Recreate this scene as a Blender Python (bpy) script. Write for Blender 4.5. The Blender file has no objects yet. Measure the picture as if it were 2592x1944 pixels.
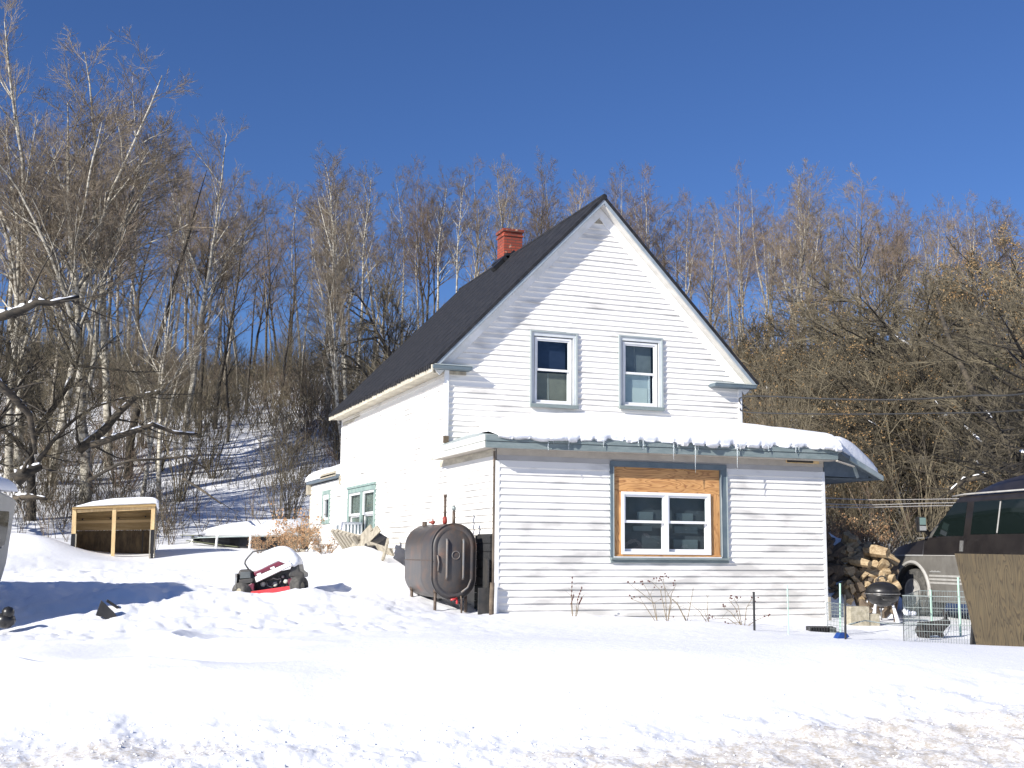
import bpy, bmesh, math, random
import numpy as np
from mathutils import Vector, Matrix
random.seed(11)
PI = math.pi
S = bpy.context.scene
C = S.collection

# ------------------------------------------------------------ camera model
FL = 3006.857
CAM = np.array([-6.0783, -16.889, .1482])
_y, _p, _r = .358, .1406, .0086
_R0 = np.array([math.cos(_y), -math.sin(_y), 0.])
FWD = np.array([math.sin(_y)*math.cos(_p), math.cos(_y)*math.cos(_p), math.sin(_p)])
_U0 = np.cross(_R0, FWD)
RGT = math.cos(_r)*_R0 + math.sin(_r)*_U0
UPV = math.cos(_r)*_U0 - math.sin(_r)*_R0
def at(u, v, Z):
    q = CAM + (FWD + RGT*(u-1296)/FL - UPV*(v-972)/FL)*Z
    return Vector(q.tolist())

cd = bpy.data.cameras.new('camera')
cam = bpy.data.objects.new('camera', cd); C.objects.link(cam)
cd.sensor_width = 36.; cd.lens = 36.*FL/2592; cd.clip_end = 3000; cd.clip_start = .05
M = Matrix(((RGT[0], UPV[0], -FWD[0], CAM[0]), (RGT[1], UPV[1], -FWD[1], CAM[1]), (RGT[2], UPV[2], -FWD[2], CAM[2]), (0, 0, 0, 1)))
cam.matrix_world = M
S.camera = cam

# ------------------------------------------------------------ light
SUN = Vector((.53, .25, -.30)).normalized()
ld = bpy.data.lights.new('sun', 'SUN'); ld.energy = 4.6; ld.angle = math.radians(.5); ld.color = (1., .955, .88)
lo = bpy.data.objects.new('sun', ld); C.objects.link(lo)
lo.rotation_euler = SUN.to_track_quat('-Z', 'Y').to_euler(); lo.location = (-20, -12, 30)
w = bpy.data.worlds.new('World'); S.world = w; w.use_nodes = True
nt = w.node_tree; nt.nodes.clear()
sk = nt.nodes.new('ShaderNodeTexSky'); sk.sky_type = 'NISHITA'; sk.sun_disc = False
sk.sun_elevation = math.asin(-SUN.z); sk.sun_rotation = math.atan2(-SUN.x, -SUN.y)
sk.altitude = 900; sk.air_density = 1.2; sk.dust_density = 0.2; sk.ozone_density = 8.0
bg = nt.nodes.new('ShaderNodeBackground'); bg.inputs[1].default_value = SKYS if 'SKYS' in globals() else .056
ou = nt.nodes.new('ShaderNodeOutputWorld')
tn = nt.nodes.new('ShaderNodeVectorMath'); tn.operation = 'MULTIPLY'; tn.inputs[1].default_value = (.95, .985, 1.22); nt.links.new(sk.outputs[0], tn.inputs[0]); nt.links.new(tn.outputs[0], bg.inputs[0]); nt.links.new(bg.outputs[0], ou.inputs[0])
S.view_settings.view_transform = 'Standard'; S.view_settings.look = 'None'
S.view_settings.exposure = .66; S.view_settings.gamma = 1
S.render.engine = 'CYCLES'

# ------------------------------------------------------------ materials
def mat(name, a, b=None, scale=8., rough=.7, metal=0., bump=0., bscale=None, stretch=(1, 1, 1), detail=6., lo=.38, hi=.62, spec=.5, mask=None, coat=0.):
    m = bpy.data.materials.new(name); m.use_nodes = True
    n = m.node_tree.nodes; l = m.node_tree.links; p = n['Principled BSDF']
    p.inputs['Roughness'].default_value = rough; p.inputs['Metallic'].default_value = metal
    p.inputs['Specular IOR Level'].default_value = spec
    if coat: p.inputs['Coat Weight'].default_value = coat; p.inputs['Coat Roughness'].default_value = .05
    p.inputs['Base Color'].default_value = (*a, 1)
    tc = n.new('ShaderNodeTexCoord'); mp = n.new('ShaderNodeMapping'); mp.inputs['Scale'].default_value = stretch
    l.new(tc.outputs['Object'], mp.inputs[0])
    if b is not None:
        no = n.new('ShaderNodeTexNoise'); no.inputs['Scale'].default_value = scale; no.inputs['Detail'].default_value = detail; no.inputs['Roughness'].default_value = .65
        l.new(mp.outputs[0], no.inputs['Vector'])
        cr = n.new('ShaderNodeValToRGB'); cr.color_ramp.elements[0].position = lo; cr.color_ramp.elements[1].position = hi
        cr.color_ramp.elements[0].color = (*a, 1); cr.color_ramp.elements[1].color = (*b, 1)
        l.new(no.outputs[0], cr.inputs[0]); l.new(cr.outputs[0], p.inputs['Base Color'])
    if bump:
        nb = n.new('ShaderNodeTexNoise'); nb.inputs['Scale'].default_value = bscale or scale*2; nb.inputs['Detail'].default_value = 6
        l.new(mp.outputs[0], nb.inputs['Vector'])
        bu = n.new('ShaderNodeBump'); bu.inputs['Strength'].default_value = 1; bu.inputs['Distance'].default_value = bump
        l.new(nb.outputs[0], bu.inputs['Height']); l.new(bu.outputs[0], p.inputs['Normal'])
    return m
M_ = {}
def siding_mat(name, base, amt):
    m = mat(name, base, rough=.45)
    n = m.node_tree.nodes; l = m.node_tree.links; p = n['Principled BSDF']
    geo = n.new('ShaderNodeNewGeometry'); sep = n.new('ShaderNodeSeparateXYZ'); l.new(geo.outputs['Position'], sep.inputs[0])
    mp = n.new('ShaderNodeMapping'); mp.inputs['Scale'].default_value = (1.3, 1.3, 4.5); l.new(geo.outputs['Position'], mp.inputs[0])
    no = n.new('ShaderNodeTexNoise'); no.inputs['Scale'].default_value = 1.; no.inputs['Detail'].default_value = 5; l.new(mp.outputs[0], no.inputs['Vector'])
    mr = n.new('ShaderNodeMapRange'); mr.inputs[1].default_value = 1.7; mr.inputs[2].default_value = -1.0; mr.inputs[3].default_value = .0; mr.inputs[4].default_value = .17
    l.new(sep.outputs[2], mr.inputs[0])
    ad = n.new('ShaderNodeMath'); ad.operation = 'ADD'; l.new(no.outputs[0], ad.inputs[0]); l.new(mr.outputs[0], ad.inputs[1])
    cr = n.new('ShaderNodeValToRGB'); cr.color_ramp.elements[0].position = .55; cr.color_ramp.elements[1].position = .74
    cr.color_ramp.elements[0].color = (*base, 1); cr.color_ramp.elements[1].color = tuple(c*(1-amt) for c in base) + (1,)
    l.new(ad.outputs[0], cr.inputs[0]); l.new(cr.outputs[0], p.inputs['Base Color'])
    return m
M_['siding'] = siding_mat('white_siding', (.85, .825, .78), .36)
M_['cream'] = mat('cream_board', (.60, .55, .44), (.42, .38, .30), 3, stretch=(1, 1, 4), rough=.7)
M_['white'] = mat('white_paint', (.80, .80, .80), (.70, .70, .68), 4, rough=.4)
M_['vinyl'] = mat('white_vinyl', (.82, .82, .82), rough=.3)
M_['teal'] = mat('grey_teal_paint', (.165, .205, .205), (.22, .26, .255), 5, rough=.5, stretch=(1, 1, 4), bump=.001)
M_['tealpale'] = mat('pale_teal_metal', (.30, .36, .36), (.42, .46, .44), 3, rough=.45)
M_['slate'] = mat('slate_paint', (.095, .13, .155), (.125, .16, .18), 6, rough=.5)
M_['bluegrey'] = mat('blue_grey_trim', (.24, .29, .33), (.32, .36, .40), 5, rough=.4)
M_['taupe'] = mat('taupe_board', (.40, .36, .31), (.47, .43, .37), 5, rough=.7)
M_['roof'] = mat('black_roof', (.011, .012, .015), (.027, .027, .030), 7, rough=.72, bump=.003, bscale=60, spec=.3)
M_['soffit'] = mat('soffit_board', (.62, .60, .56), (.52, .50, .46), 4, rough=.6)
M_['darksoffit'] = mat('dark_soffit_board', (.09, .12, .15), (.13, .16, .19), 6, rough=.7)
M_['black'] = mat('black_paint', (.014, .014, .015), (.025, .024, .024), 9, rough=.35)
M_['rubber'] = mat('rubber', (.045, .044, .042), (.10, .095, .085), 14, rough=.9, bump=.004)
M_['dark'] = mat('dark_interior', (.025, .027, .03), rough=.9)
M_['curtain'] = mat('taupe_curtain', (.34, .30, .225), (.28, .25, .19), 6, rough=.9)
M_['greycurtain'] = mat('grey_curtain', (.26, .27, .28), (.21, .22, .23), 6, rough=.9)
M_['skyreflect'] = mat('sky_reflection_navy', (.02, .035, .085), (.03, .045, .10), 6, rough=.9)
M_['panel'] = mat('pale_panel', (.62, .66, .68), (.54, .58, .60), 3, rough=.8)
M_['paper'] = mat('white_card', (.80, .81, .76), rough=.8)
M_['pine'] = mat('new_pine', (.70, .52, .27), (.56, .38, .18), 5, stretch=(3, 3, .5), rough=.6)
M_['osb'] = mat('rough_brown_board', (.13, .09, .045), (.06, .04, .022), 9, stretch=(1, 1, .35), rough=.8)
M_['board2'] = mat('tan_board', (.42, .30, .15), (.32, .22, .10), 7, stretch=(.3, 1, 2), rough=.8)  # even tan wood for the shelter's roof, back and rail
M_['oldwood'] = mat('weathered_wood', (.42, .38, .30), (.26, .23, .18), 9, stretch=(2, 2, .4), rough=.85)
M_['rust'] = mat('rust_red_paint', (.30, .03, .025), (.22, .05, .03), 12, rough=.5)
M_['brass'] = mat('corroded_pipe', (.06, .035, .028), (.13, .10, .07), 18, rough=.6)
M_['wire'] = mat('galvanised_wire', (.30, .34, .33), (.2, .23, .22), 30, rough=.5, metal=.4)
M_['mint'] = mat('pale_green_enamel', (.38, .60, .46), (.45, .66, .54), 9, rough=.4)
M_['cable'] = mat('cable_sheath', (.03, .03, .03), rough=.6)
M_['line'] = mat('pale_line', (.55, .52, .48), rough=.5)
M_['bluetarp'] = mat('blue_plastic', (.01, .05, .22), rough=.4)
M_['block'] = mat('pale_block', (.42, .38, .29), (.28, .25, .18), 11, rough=.9, bump=.01)
M_['maroon'] = mat('maroon_paint', (.16, .025, .05), (.11, .02, .035), 8, rough=.3)
M_['red'] = mat('red_paint', (.62, .05, .06), (.48, .04, .04), 9, rough=.3)
M_['tractordark'] = mat('dark_plastic', (.03, .032, .032), (.055, .05, .045), 8, rough=.45)
M_['steel'] = mat('dull_steel', (.35, .36, .36), (.22, .2, .18), 20, rough=.4, metal=.6)
M_['lens'] = mat('lamp_lens', (.62, .64, .55), rough=.15)
M_['camper'] = mat('beige_camper_skin', (.46, .44, .39), (.38, .36, .31), 3, stretch=(1, 1, .5), rough=.5)
M_['vanblack'] = mat('near_black_paint', (.014, .012, .012), (.022, .019, .018), 4, rough=.3, coat=.3)
M_['vangrey'] = mat('dusty_grey_paint', (.115, .108, .097), (.165, .157, .142), 3.5, rough=.45, stretch=(1, 1, .6))
M_['chrome'] = mat('bright_trim', (.62, .62, .6), rough=.25, metal=.5)
M_['dustchrome'] = mat('dusty_silver_trim', (.38, .37, .35), (.31, .30, .28), 8, rough=.5)
M_['vanglass'] = mat('tinted_glass', (.006, .010, .009), rough=.06, spec=.6)
M_['fur'] = mat('dark_fur', (.025, .022, .022), (.05, .045, .042), 40, rough=.95)
M_['needle'] = mat('green_needles', (.055, .06, .028), (.085, .08, .04), 2, rough=.9)
M_['leaf'] = mat('dry_leaf', (.24, .14, .06), (.36, .24, .11), 1.5, rough=.9)
M_['rustleaf'] = mat('rusty_dead_leaf', (.40, .22, .11), (.50, .33, .19), 2, rough=.9)
M_['berry'] = mat('brown_seed_head', (.09, .03, .025), rough=.8)
M_['weed'] = mat('dead_stem', (.26, .21, .14), (.17, .13, .09), 6, rough=.9)
M_['hair'] = mat('lichen', (.1, .1, .08), rough=.9)

def brick_mat():
    m = mat('red_brick', (.35, .07, .035), rough=.85)
    n = m.node_tree.nodes; l = m.node_tree.links; p = n['Principled BSDF']
    tc = n.new('ShaderNodeTexCoord')
    sep = n.new('ShaderNodeSeparateXYZ'); l.new(tc.outputs['Object'], sep.inputs[0])
    ad = n.new('ShaderNodeMath'); ad.operation = 'ADD'; l.new(sep.outputs[0], ad.inputs[0]); l.new(sep.outputs[1], ad.inputs[1])
    cb = n.new('ShaderNodeCombineXYZ'); l.new(ad.outputs[0], cb.inputs[0]); l.new(sep.outputs[2], cb.inputs[1])
    br = n.new('ShaderNodeTexBrick'); l.new(cb.outputs[0], br.inputs['Vector'])
    br.inputs['Color1'].default_value = (.33, .06, .03, 1); br.inputs['Color2'].default_value = (.19, .038, .022, 1)
    br.inputs['Mortar'].default_value = (.10, .055, .045, 1); br.inputs['Scale'].default_value = 1
    br.inputs['Brick Width'].default_value = .20; br.inputs['Row Height'].default_value = .065; br.inputs['Mortar Size'].default_value = .007
    no = n.new('ShaderNodeTexNoise'); no.inputs['Scale'].default_value = 9; l.new(tc.outputs['Object'], no.inputs['Vector'])
    cr = n.new('ShaderNodeValToRGB'); cr.color_ramp.elements[0].position = .64; cr.color_ramp.elements[1].position = .72
    l.new(no.outputs[0], cr.inputs[0])
    mx = n.new('ShaderNodeMix'); mx.data_type = 'RGBA'; l.new(cr.outputs[0], mx.inputs[0]); l.new(br.outputs[0], mx.inputs[6]); mx.inputs[7].default_value = (.50, .32, .22, 1)
    l.new(mx.outputs[2], p.inputs['Base Color'])
    bu = n.new('ShaderNodeBump'); bu.inputs['Distance'].default_value = .012; bu.invert = True
    l.new(br.outputs['Fac'], bu.inputs['Height']); l.new(bu.outputs[0], p.inputs['Normal'])
    return m
M_['brick'] = brick_mat()
def grain_mat(name, c1, c2, c3, axis='X', sc=1.):
    m = mat(name, c1, rough=.65)
    n = m.node_tree.nodes; l = m.node_tree.links; p = n['Principled BSDF']
    tc = n.new('ShaderNodeTexCoord'); mp = n.new('ShaderNodeMapping')
    mp.inputs['Scale'].default_value = (.35*sc, 1*sc, 2.6*sc) if axis == 'X' else (2.6*sc, 1*sc, .32*sc)
    l.new(tc.outputs['Object'], mp.inputs[0])
    no = n.new('ShaderNodeTexNoise'); no.inputs['Scale'].default_value = 2.3; no.inputs['Detail'].default_value = 2; no.inputs['Distortion'].default_value = .8
    l.new(mp.outputs[0], no.inputs['Vector'])
    mu = n.new('ShaderNodeMath'); mu.operation = 'MULTIPLY'; mu.inputs[1].default_value = 9; l.new(no.outputs[0], mu.inputs[0])
    fr = n.new('ShaderNodeMath'); fr.operation = 'FRACT'; l.new(mu.outputs[0], fr.inputs[0])
    cr = n.new('ShaderNodeValToRGB'); e = cr.color_ramp.elements
    e[0].position = 0; e[0].color = (*c3, 1); e[1].position = .22; e[1].color = (*c1, 1)
    k = e.new(.8); k.color = (*c2, 1); k2 = e.new(.97); k2.color = (*c3, 1)
    l.new(fr.outputs[0], cr.inputs[0])
    n2 = n.new('ShaderNodeTexNoise'); n2.inputs['Scale'].default_value = 1.6; n2.inputs['Detail'].default_value = 5
    l.new(tc.outputs['Object'], n2.inputs['Vector'])
    mx = n.new('ShaderNodeMix'); mx.data_type = 'RGBA'; mx.blend_type = 'MULTIPLY'; mx.inputs[0].default_value = .6
    c2r = n.new('ShaderNodeValToRGB'); c2r.color_ramp.elements[0].position = .3; c2r.color_ramp.elements[1].position = .65
    c2r.color_ramp.elements[0].color = (.6, .6, .62, 1)
    l.new(n2.outputs[0], c2r.inputs[0]); l.new(cr.outputs[0], mx.inputs[6]); l.new(c2r.outputs[0], mx.inputs[7])
    l.new(mx.outputs[2], p.inputs['Base Color'])
    return m
M_['ply'] = grain_mat('orange_plywood', (.66, .36, .145), (.56, .29, .105), (.34, .15, .055), 'X', 1.5)
M_['plyv'] = grain_mat('orange_plywood_upright', (.66, .36, .145), (.56, .29, .105), (.34, .15, .055), 'Z', 1.5)
M_['plybig'] = grain_mat('weathered_plywood', (.135, .10, .052), (.10, .078, .044), (.065, .048, .028), 'Z', 1.9)
M_['endgrain'] = mat('split_wood', (.46, .36, .22), (.24, .16, .085), 8, stretch=(.5, 3, 3), rough=.7)
M_['logbark'] = mat('log_bark', (.10, .075, .055), (.17, .13, .09), 9, rough=.9, bump=.01)

def tank_mat():
    m = mat('rusty_tank_steel', (.055, .055, .058), rough=.42, bump=.003, bscale=4)
    n = m.node_tree.nodes; l = m.node_tree.links; p = n['Principled BSDF']
    tc = n.new('ShaderNodeTexCoord'); no = n.new('ShaderNodeTexNoise'); no.inputs['Scale'].default_value = 3.2; no.inputs['Detail'].default_value = 7; no.inputs['Roughness'].default_value = .7
    l.new(tc.outputs['Object'], no.inputs['Vector'])
    cr = n.new('ShaderNodeValToRGB'); e = cr.color_ramp.elements; e[0].position = .33; e[0].color = (.042, .044, .050, 1); e[1].position = .72; e[1].color = (.20, .075, .045, 1)
    k = e.new(.5); k.color = (.066, .058, .054, 1); k = e.new(.6); k.color = (.10, .068, .052, 1)
    l.new(no.outputs[0], cr.inputs[0]); l.new(cr.outputs[0], p.inputs['Base Color'])
    return m
M_['tank'] = tank_mat()

def glass_mat(name, tint=(.85, .9, .9), ior=1.5):
    m = bpy.data.materials.new(name); m.use_nodes = True; n = m.node_tree.nodes; l = m.node_tree.links; n.clear()
    o = n.new('ShaderNodeOutputMaterial'); mx = n.new('ShaderNodeMixShader'); tr = n.new('ShaderNodeBsdfTransparent'); gl = n.new('ShaderNodeBsdfGlossy'); fr = n.new('ShaderNodeFresnel')
    tr.inputs[0].default_value = (*tint, 1); gl.inputs['Roughness'].default_value = .0; fr.inputs[0].default_value = ior
    no = n.new('ShaderNodeTexNoise'); no.inputs['Scale'].default_value = 3.; tc = n.new('ShaderNodeTexCoord'); l.new(tc.outputs['Object'], no.inputs['Vector'])
    bu = n.new('ShaderNodeBump'); bu.inputs['Distance'].default_value = .004; l.new(no.outputs[0], bu.inputs['Height']); l.new(bu.outputs[0], gl.inputs['Normal'])
    ge = n.new('ShaderNodeNewGeometry'); sb = n.new('ShaderNodeMath'); sb.operation = 'SUBTRACT'; sb.inputs[0].default_value = 1; l.new(ge.outputs['Backfacing'], sb.inputs[1]); mu = n.new('ShaderNodeMath'); mu.operation = 'MULTIPLY'; l.new(sb.outputs[0], mu.inputs[0]); l.new(fr.outputs[0], mu.inputs[1])
    l.new(mu.outputs[0], mx.inputs[0]); l.new(tr.outputs[0], mx.inputs[1]); l.new(gl.outputs[0], mx.inputs[2]); l.new(mx.outputs[0], o.inputs[0])
    return m
M_['glass'] = glass_mat('window_glass', (.8, .85, .86), 1.7)
def ice_mat():
    m = bpy.data.materials.new('ice'); m.use_nodes = True; p = m.node_tree.nodes['Principled BSDF']
    p.inputs['Base Color'].default_value = (.85, .9, .92, 1); p.inputs['Transmission Weight'].default_value = .7
    p.inputs['Roughness'].default_value = .12; p.inputs['IOR'].default_value = 1.31
    return m
M_['ice'] = ice_mat()

def bark_mat(name, pale, dark, scale, lo=.45, hi=.6, stretch=(1, 1, 2.5)):
    m = mat(name, dark, pale, scale, rough=.85, stretch=stretch, lo=lo, hi=hi)
    n = m.node_tree.nodes; l = m.node_tree.links; p = n['Principled BSDF']
    oi = n.new('ShaderNodeObjectInfo'); mr = n.new('ShaderNodeMapRange'); mr.inputs[3].default_value = .6; mr.inputs[4].default_value = 1.15
    l.new(oi.outputs['Random'], mr.inputs[0])
    src = p.inputs['Base Color'].links[0].from_socket
    mx = n.new('ShaderNodeVectorMath'); mx.operation = 'SCALE'; l.new(src, mx.inputs[0]); l.new(mr.outputs[0], mx.inputs['Scale'])
    l.new(mx.outputs[0], p.inputs['Base Color'])
    return m
M_['birch'] = bark_mat('birch_bark', (.58, .54, .45), (.15, .13, .10), 3.5, .40, .55)
M_['aspen'] = bark_mat('aspen_bark', (.40, .36, .29), (.13, .11, .085), 3, .38, .55)
M_['bark'] = bark_mat('dark_bark', (.10, .08, .056), (.035, .03, .024), 4)
M_['twig'] = bark_mat('twig_bark', (.26, .205, .145), (.155, .12, .085), .8)
M_['twigred'] = bark_mat('reddish_twig_bark', (.235, .175, .125), (.145, .105, .075), .8)
M_['twigdark'] = bark_mat('dark_twig_bark', (.22, .185, .12), (.12, .10, .066), .8)
M_['birchtwig'] = bark_mat('birch_twig_bark', (.28, .23, .165), (.17, .135, .095), .8)

def snow_mat(name, grit=False):
    m = bpy.data.materials.new(name); m.use_nodes = True
    n = m.node_tree.nodes; l = m.node_tree.links; p = n['Principled BSDF']
    p.inputs['Base Color'].default_value = (.86, .87, .895, 1); p.inputs['Roughness'].default_value = .6; p.inputs['Specular IOR Level'].default_value = .3
    geo = n.new('ShaderNodeNewGeometry')
    nb = n.new('ShaderNodeTexNoise'); nb.inputs['Scale'].default_value = 9; nb.inputs['Detail'].default_value = 9; nb.inputs['Roughness'].default_value = .65
    l.new(geo.outputs['Position'], nb.inputs['Vector'])
    bu = n.new('ShaderNodeBump'); bu.inputs['Distance'].default_value = .02; bu.inputs['Strength'].default_value = .55
    l.new(nb.outputs[0], bu.inputs['Height']); l.new(bu.outputs[0], p.inputs['Normal'])
    if grit:
        at_ = n.new('ShaderNodeAttribute'); at_.attribute_name = 'grit'
        no = n.new('ShaderNodeTexNoise'); no.inputs['Scale'].default_value = 7; no.inputs['Detail'].default_value = 12; no.inputs['Roughness'].default_value = .72
        l.new(geo.outputs['Position'], no.inputs['Vector'])
        ad = n.new('ShaderNodeMath'); ad.operation = 'ADD'; l.new(no.outputs[0], ad.inputs[0]); l.new(at_.outputs['Fac'], ad.inputs[1])
        nf = n.new('ShaderNodeTexNoise'); nf.inputs['Scale'].default_value = 38; nf.inputs['Detail'].default_value = 6; nf.inputs['Roughness'].default_value = .7; l.new(geo.outputs['Position'], nf.inputs['Vector'])
        mf = n.new('ShaderNodeMath'); mf.operation = 'MULTIPLY_ADD'; mf.inputs[1].default_value = 1.1; mf.inputs[2].default_value = -.55; l.new(nf.outputs[0], mf.inputs[0]); a2 = n.new('ShaderNodeMath'); a2.operation = 'ADD'; l.new(ad.outputs[0], a2.inputs[0]); l.new(mf.outputs[0], a2.inputs[1]); ad = a2
        cr = n.new('ShaderNodeValToRGB'); e = cr.color_ramp.elements; e[0].position = .72; e[0].color = (.86, .87, .895, 1); e[1].position = 1.12; e[1].color = (.54, .485, .41, 1)
        mrx = n.new('ShaderNodeMapRange'); mrx.inputs[1].default_value = 0; mrx.inputs[2].default_value = 1.25
        l.new(ad.outputs[0], mrx.inputs[0]); e[0].position = .64; e[1].position = .90
        l.new(mrx.outputs[0], cr.inputs[0]); l.new(cr.outputs[0], p.inputs['Base Color'])
    return m
M_['snow'] = snow_mat('snow'); M_['snowground'] = snow_mat('snow_with_grit', True)

# ------------------------------------------------------------ mesh builder
class MB:
    def __init__(s): s.v = []; s.f = []
    def add(s, vs, fs):
        o = len(s.v); s.v.extend([tuple(x) for x in vs]); s.f.extend([tuple(i+o for i in f) for f in fs]); return s
    def box(s, x0, x1, y0, y1, z0, z1):
        vs = [(x, y, z) for z in (z0, z1) for y in (y0, y1) for x in (x0, x1)]
        return s.add(vs, [(0, 2, 3, 1), (4, 5, 7, 6), (0, 1, 5, 4), (2, 6, 7, 3), (0, 4, 6, 2), (1, 3, 7, 5)])
    def obox(s, c, ax, ay, az):
        c, ax, ay, az = Vector(c), Vector(ax), Vector(ay), Vector(az)
        vs = [c + ax*i + ay*j + az*k for k in (-1, 1) for j in (-1, 1) for i in (-1, 1)]
        return s.add(vs, [(0, 2, 3, 1), (4, 5, 7, 6), (0, 1, 5, 4), (2, 6, 7, 3), (0, 4, 6, 2), (1, 3, 7, 5)])
    def bar(s, a, b, w, h, up=(0, 0, 1)):
        a, b = Vector(a), Vector(b); d = (b-a); L = d.length/2; d.normalize(); sd = d.cross(Vector(up)).normalized(); u2 = sd.cross(d)
        return s.obox((a+b)/2, d*L, sd*w/2, u2*h/2)
    def tube(s, pts, rad, n=6, cap=True):
        pts = [Vector(p) for p in pts]; k = len(pts)
        if not hasattr(rad, '__len__'): rad = [rad]*k
        o = len(s.v); ref = None
        for i, p in enumerate(pts):
            d = (pts[min(i+1, k-1)] - pts[max(i-1, 0)])
            if d.length < 1e-9: d = Vector((0, 0, 1))
            d.normalize()
            if ref is None: ref = Vector((1, 0, 0)) if abs(d.x) < .8 else Vector((0, 1, 0))
            a = (ref - d*ref.dot(d)).normalized(); b = d.cross(a); ref = a
            for j in range(n):
                t = 2*PI*j/n; q = p + (a*math.cos(t) + b*math.sin(t))*rad[i]; s.v.append((q.x, q.y, q.z))
        for i in range(k-1):
            for j in range(n):
                j2 = (j+1) % n; s.f.append((o+i*n+j, o+i*n+j2, o+(i+1)*n+j2, o+(i+1)*n+j))
        if cap:
            s.f.append(tuple(o+j for j in range(n))[::-1]); s.f.append(tuple(o+(k-1)*n+j for j in range(n)))
        return s
    def prism(s, poly, e0, e1, W):
        # poly: list of (a,b); W(a,b,d) -> point; extruded from depth e0 to e1
        n = len(poly); vs = [W(a, b, e0) for a, b in poly] + [W(a, b, e1) for a, b in poly]
        fs = [tuple(range(n))[::-1], tuple(range(n, 2*n))] + [(i, (i+1) % n, n+(i+1) % n, n+i) for i in range(n)]
        return s.add(vs, fs)
    def lathe(s, prof, n=24, c=(0, 0, 0), axis='z'):
        vs = []
        for r, z in prof:
            for j in range(n):
                t = 2*PI*j/n; x, y = r*math.cos(t), r*math.sin(t)
                q = (x, y, z) if axis == 'z' else ((x, z, y) if axis == 'y' else (z, x, y))
                vs.append((q[0]+c[0], q[1]+c[1], q[2]+c[2]))
        fs = [(i*n+j, i*n+(j+1) % n, (i+1)*n+(j+1) % n, (i+1)*n+j) for i in range(len(prof)-1) for j in range(n)]
        fs += [tuple(range(n))[::-1], tuple((len(prof)-1)*n+j for j in range(n))]
        return s.add(vs, fs)
    def ball(s, c, r, n=8, m=5, sq=(1, 1, 1)):
        prof = [(max(1e-4, math.sin(PI*i/m))*r, -math.cos(PI*i/m)*r) for i in range(m+1)]
        o = len(s.v); s.lathe(prof, n)
        for i in range(o, len(s.v)):
            x, y, z = s.v[i]; s.v[i] = (x*sq[0]+c[0], y*sq[1]+c[1], z*sq[2]+c[2])
        return s
    def build(s, name, m, parent=None, smooth=False, bevel=0., fixn=True, loc=None):
        me = bpy.data.meshes.new(name); me.from_pydata(s.v, [], s.f)
        if fixn:
            b = bmesh.new(); b.from_mesh(me); bmesh.ops.recalc_face_normals(b, faces=b.faces); b.to_mesh(me); b.free()
        me.materials.append(m if not isinstance(m, str) else M_[m])
        if smooth: me.shade_smooth()
        o = bpy.data.objects.new(name, me); C.objects.link(o)
        if parent is not None: o.parent = parent
        if loc is not None: o.location = loc
        if bevel:
            bv = o.modifiers.new('bevel', 'BEVEL'); bv.width = bevel; bv.segments = 2; bv.limit_method = 'ANGLE'
        return o
def tag(o, label, cat, group=None, kind=None):
    if label: o['label'] = label
    if cat: o['category'] = cat
    if group: o['group'] = group
    if kind: o['kind'] = kind
    return o
def thing(name, label, cat, loc=(0, 0, 0), rz=0, group=None):
    o = bpy.data.objects.new(name, None); o.empty_display_size = .2; C.objects.link(o); o.location = loc; o.rotation_euler = (0, 0, rz)
    return tag(o, label, cat, group)
def kids(o, _c={}): return [x for x in bpy.data.objects if x.parent == o]
def dup(root, ch, loc, rz=0, sc=1, label=None, group=None, cat=None, tilt=(0, 0)):
    r = root.copy(); C.objects.link(r); r.location = loc; r.rotation_euler = (tilt[0], tilt[1], rz); r.scale = sc if hasattr(sc, '__len__') else (sc, sc, sc)
    for k in ch:
        c = k.copy(); C.objects.link(c); c.parent = r
    if label: r['label'] = label
    if group: r['group'] = group
    if cat: r['category'] = cat
    return r

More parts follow.
